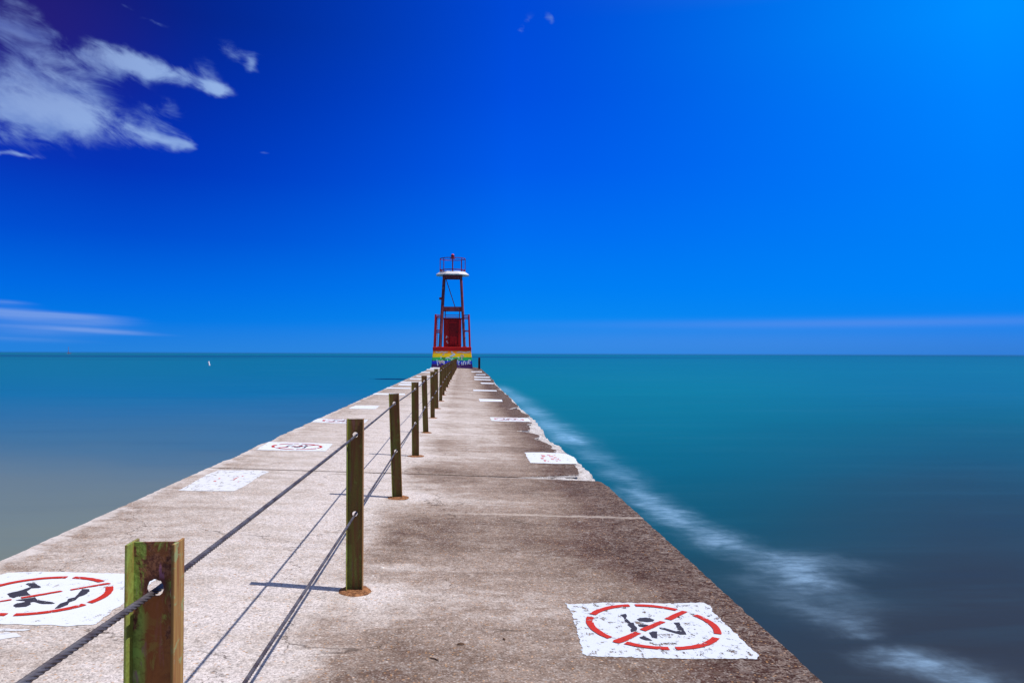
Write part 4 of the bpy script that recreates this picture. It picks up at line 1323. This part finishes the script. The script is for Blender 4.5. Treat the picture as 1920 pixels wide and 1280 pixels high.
# railing cage round the platform
cage = empty("platform_cage", (0, 0, 0), tower)
RB, RT = 1.93, 1.80
for sx in (-1, 1):
    for sy in (-1, 1):
        bm = bmesh.new(); bar(bm, (sx * RB, sy * RB, ZC), (sx * RT, sy * RT, 5.80), 0.17, 0.17, bevel=0.03); link("corner_post", bm, m_redp, cage)
for sx in (-1, 1):
    bm = bmesh.new()
    for z_ in (5.74, 5.50, 4.05):
        r = RB + (RT - RB) * (z_ - ZC) / (5.8 - ZC)
        bar(bm, (sx * r, -r, z_), (sx * r, r, z_), 0.06, 0.06)
    islands("side_rail", bm, m_rail, cage)
    for sy in (-1, 1):
        bm = bmesh.new()
        for z_ in ((5.74, 5.46, 4.05) if sx > 0 else (5.74, 5.50, 4.12, 3.9)):
            r = RB + (RT - RB) * (z_ - ZC) / (5.8 - ZC)
            bar(bm, (sx * r, sy * r, z_), (sx * (1.36 - 0.054 * (z_ - ZC)), sy * (1.36 - 0.054 * (z_ - ZC)), z_), 0.075, 0.075)
        islands("front_rail" if sy < 0 else "back_rail", bm, m_rail, cage)
    bm = bmesh.new()
    for k in range(1, 8):
        y_ = -1.8 + 3.6 * k / 8
        bar(bm, (sx * RB * .995, y_, ZC), (sx * RT * .995, y_, 5.74), 0.035, 0.035)
    islands("baluster", bm, m_rail, cage)
# access ladder inside the left corner post
lad = empty("ladder", (0, 0, 0), tower)
bm = bmesh.new()
bar(bm, (-1.62, -1.70, ZC), (-1.52, -1.58, 5.7), 0.05, 0.05); bar(bm, (-1.86, -1.70, ZC), (-1.76, -1.58, 5.7), 0.05, 0.05)
islands("stile", bm, m_rail, lad)
bm = bmesh.new()
for k in range(13):
    z_ = ZC + 0.2 + k * 0.27
    f = (z_ - ZC) / (5.7 - ZC)
    bar(bm, (-1.86 + .1 * f, -1.70 + .12 * f, z_), (-1.62 + .1 * f, -1.70 + .12 * f, z_), 0.03, 0.03)
islands("rung", bm, m_rail, lad)

# ------------------------------------------------------------------ buoy and far boat
m_wpl = paint("white_buoy_paint", (.85, .80, .82), (.78, .74, .76), 2.0, 0.4)


def on_water(px, py):
    d = ray(px, py)
    k = (WATER - EYE) / d.z
    return Vector((0, 0, EYE)) + d * k


bw = on_water(392.5, 685)
buoy = empty("spar_buoy", bw)
tag(buoy, "small white spar buoy leaning to the left in open water left of the pier", "buoy")
bm = bmesh.new()
bar(bm, (0.13, 0, -0.5), (-0.20, 0, 0.95), 0.38, seg=16)
bmesh.ops.bevel(bm, geom=[e for e in bm.edges if e.is_manifold and e.calc_face_angle(0) > 1.2], offset=0.06, segments=2, affect='EDGES')
link("float_body", bm, m_wpl, buoy, smooth=False)
hd = ray(129.5, 662); hd.z = 0; hd.normalize()
bp = Vector((0, 0, WATER)) + hd * 3300
boat = empty("sailing_boat", bp)
tag(boat, "tiny reddish boat with a tall thin mast on the horizon at far left", "boat")
m_boat = paint("far_boat_red", (.30, .16, .22), (.34, .20, .24), 0.2, 0.7)
bm = bmesh.new()
hull = [(-7, 2.2), (-6, -0.3), (6, -0.3), (8.5, 2.8), (3, 2.0)]
for yy in (-1.6, 1.6):
    bm.faces.new([bm.verts.new((x_, yy * (1 if abs(x_) < 6.5 else .3), z_)) for x_, z_ in hull])
bm.verts.ensure_lookup_table()
for i in range(5):
    j = (i + 1) % 5
    bm.faces.new((bm.verts[i], bm.verts[j], bm.verts[5 + j], bm.verts[5 + i]))
link("hull", bm, m_boat, boat)
bm = bmesh.new(); box(bm, (-1, 0, 3.2), (5, 2, 2.0)); link("deckhouse", bm, m_boat, boat)
bm = bmesh.new(); bar(bm, (-2, 0, 1.5), (-2, 0, 25), 0.9, 0.9); bar(bm, (-2, 0, 12), (-6, 0, 4.5), .5, .5); link("mast", bm, m_boat, boat)

# ------------------------------------------------------------------ bits lying on the deck
m_twig, t = mat("dry_twig")
finish(t, t.mix(t.noise(t.n('ShaderNodeTexCoord').outputs['Object'], 60.0), (.05, .025, .015, 1), (.13, .07, .04, 1)), 0.8)
m_shell, t = mat("pale_shell")
finish(t, t.mix(t.noise(t.n('ShaderNodeTexCoord').outputs['Object'], 60.0), (.80, .76, .72, 1), (.62, .56, .52, 1)), 0.5)


def drop(name, px, py, label, cat, builder, m_, rot=0.0, group=None):
    p = PIER @ deck(px, py)
    bm = bmesh.new()
    builder(bm)
    o = link(name, bm, m_, smooth=True)
    o.matrix_world = Matrix.Translation(p) @ Matrix.Rotation(atan(SLOPE), 4, 'Y') @ Matrix.Rotation(rot, 4, 'Z')
    tag(o, label, cat, group)
    return o


def twig(L, bend):
    def f(bm):
        pts = [Vector((-L / 2 + L * i / 8, bend * sin(i * pi / 8) + 0.002 * sin(i * 2.1), 0.004)) for i in range(9)]
        prev = None
        for i, p in enumerate(pts):
            r = 0.0032 * (1 - 0.6 * abs(i - 3) / 6)
            L_ = [bm.verts.new(p + Vector((0, r * cos(2 * pi * k / 6), r * sin(2 * pi * k / 6)))) for k in range(6)]
            if prev:
                for k in range(6):
                    bm.faces.new((prev[k], prev[(k + 1) % 6], L_[(k + 1) % 6], L_[k]))
            else:
                bm.faces.new(L_)
            prev = L_
        bm.faces.new(prev[::-1])
    return f


def shell(r):
    def f(bm):
        n = 18
        loops = []
        for k, h in ((1.0, 0.0), (0.85, 0.3), (0.5, 0.48), (0.15, 0.55)):
            loops.append([bm.verts.new((r * k * cos(2 * pi * i / n) * (1.25 if cos(2 * pi * i / n) > 0 else 1), r * .8 * k * sin(2 * pi * i / n) * (1 + .06 * (i % 2)), r * h)) for i in range(n)])
        for a, b in zip(loops, loops[1:]):
            for i in range(n):
                bm.faces.new((a[i], a[(i + 1) % n], b[(i + 1) % n], b[i]))
        bm.faces.new(loops[-1])
    return f


def leaf(L):
    def f(bm):
        mid = [bm.verts.new((-L / 2 + L * i / 6, 0, 0.006 + 0.006 * sin(pi * i / 6))) for i in range(7)]
        for sy in (-1, 1):
            e = [bm.verts.new((-L / 2 + L * i / 6, sy * L * .22 * sin(pi * i / 6) ** .8 + sy * .0003, 0.003)) for i in range(7)]
            for i in range(6):
                bm.faces.new((mid[i], mid[i + 1], e[i + 1], e[i]))
    return f


drop("twig", 814, 1237, "thin dark bent twig on the deck left of the right swimmer sign", "twig", twig(0.062, 0.010), m_twig, -0.7)
drop("leaf", 864, 1208, "small dry curled brown leaf on the deck left of the right swimmer sign", "leaf", leaf(0.042), m_twig, 0.1)
drop("shell", 717, 1064, "white oval shell on the deck to the right of the second post", "shell", shell(0.0125), m_shell, 0.2)
drop("pebble", 699, 1079, "small off white pebble just right of the second post, beside the shell", "pebble", shell(0.008), m_shell, 1.2)
drop("pebble", 811, 1234, "tiny pale pebble lying against the bent twig", "pebble", shell(0.007), m_shell, 2.0)
drop("leaf", 945, 1199, "tiny dark leaf scrap midway between the curled leaf and the right swimmer sign", "leaf", leaf(0.022), m_twig, 2.3)
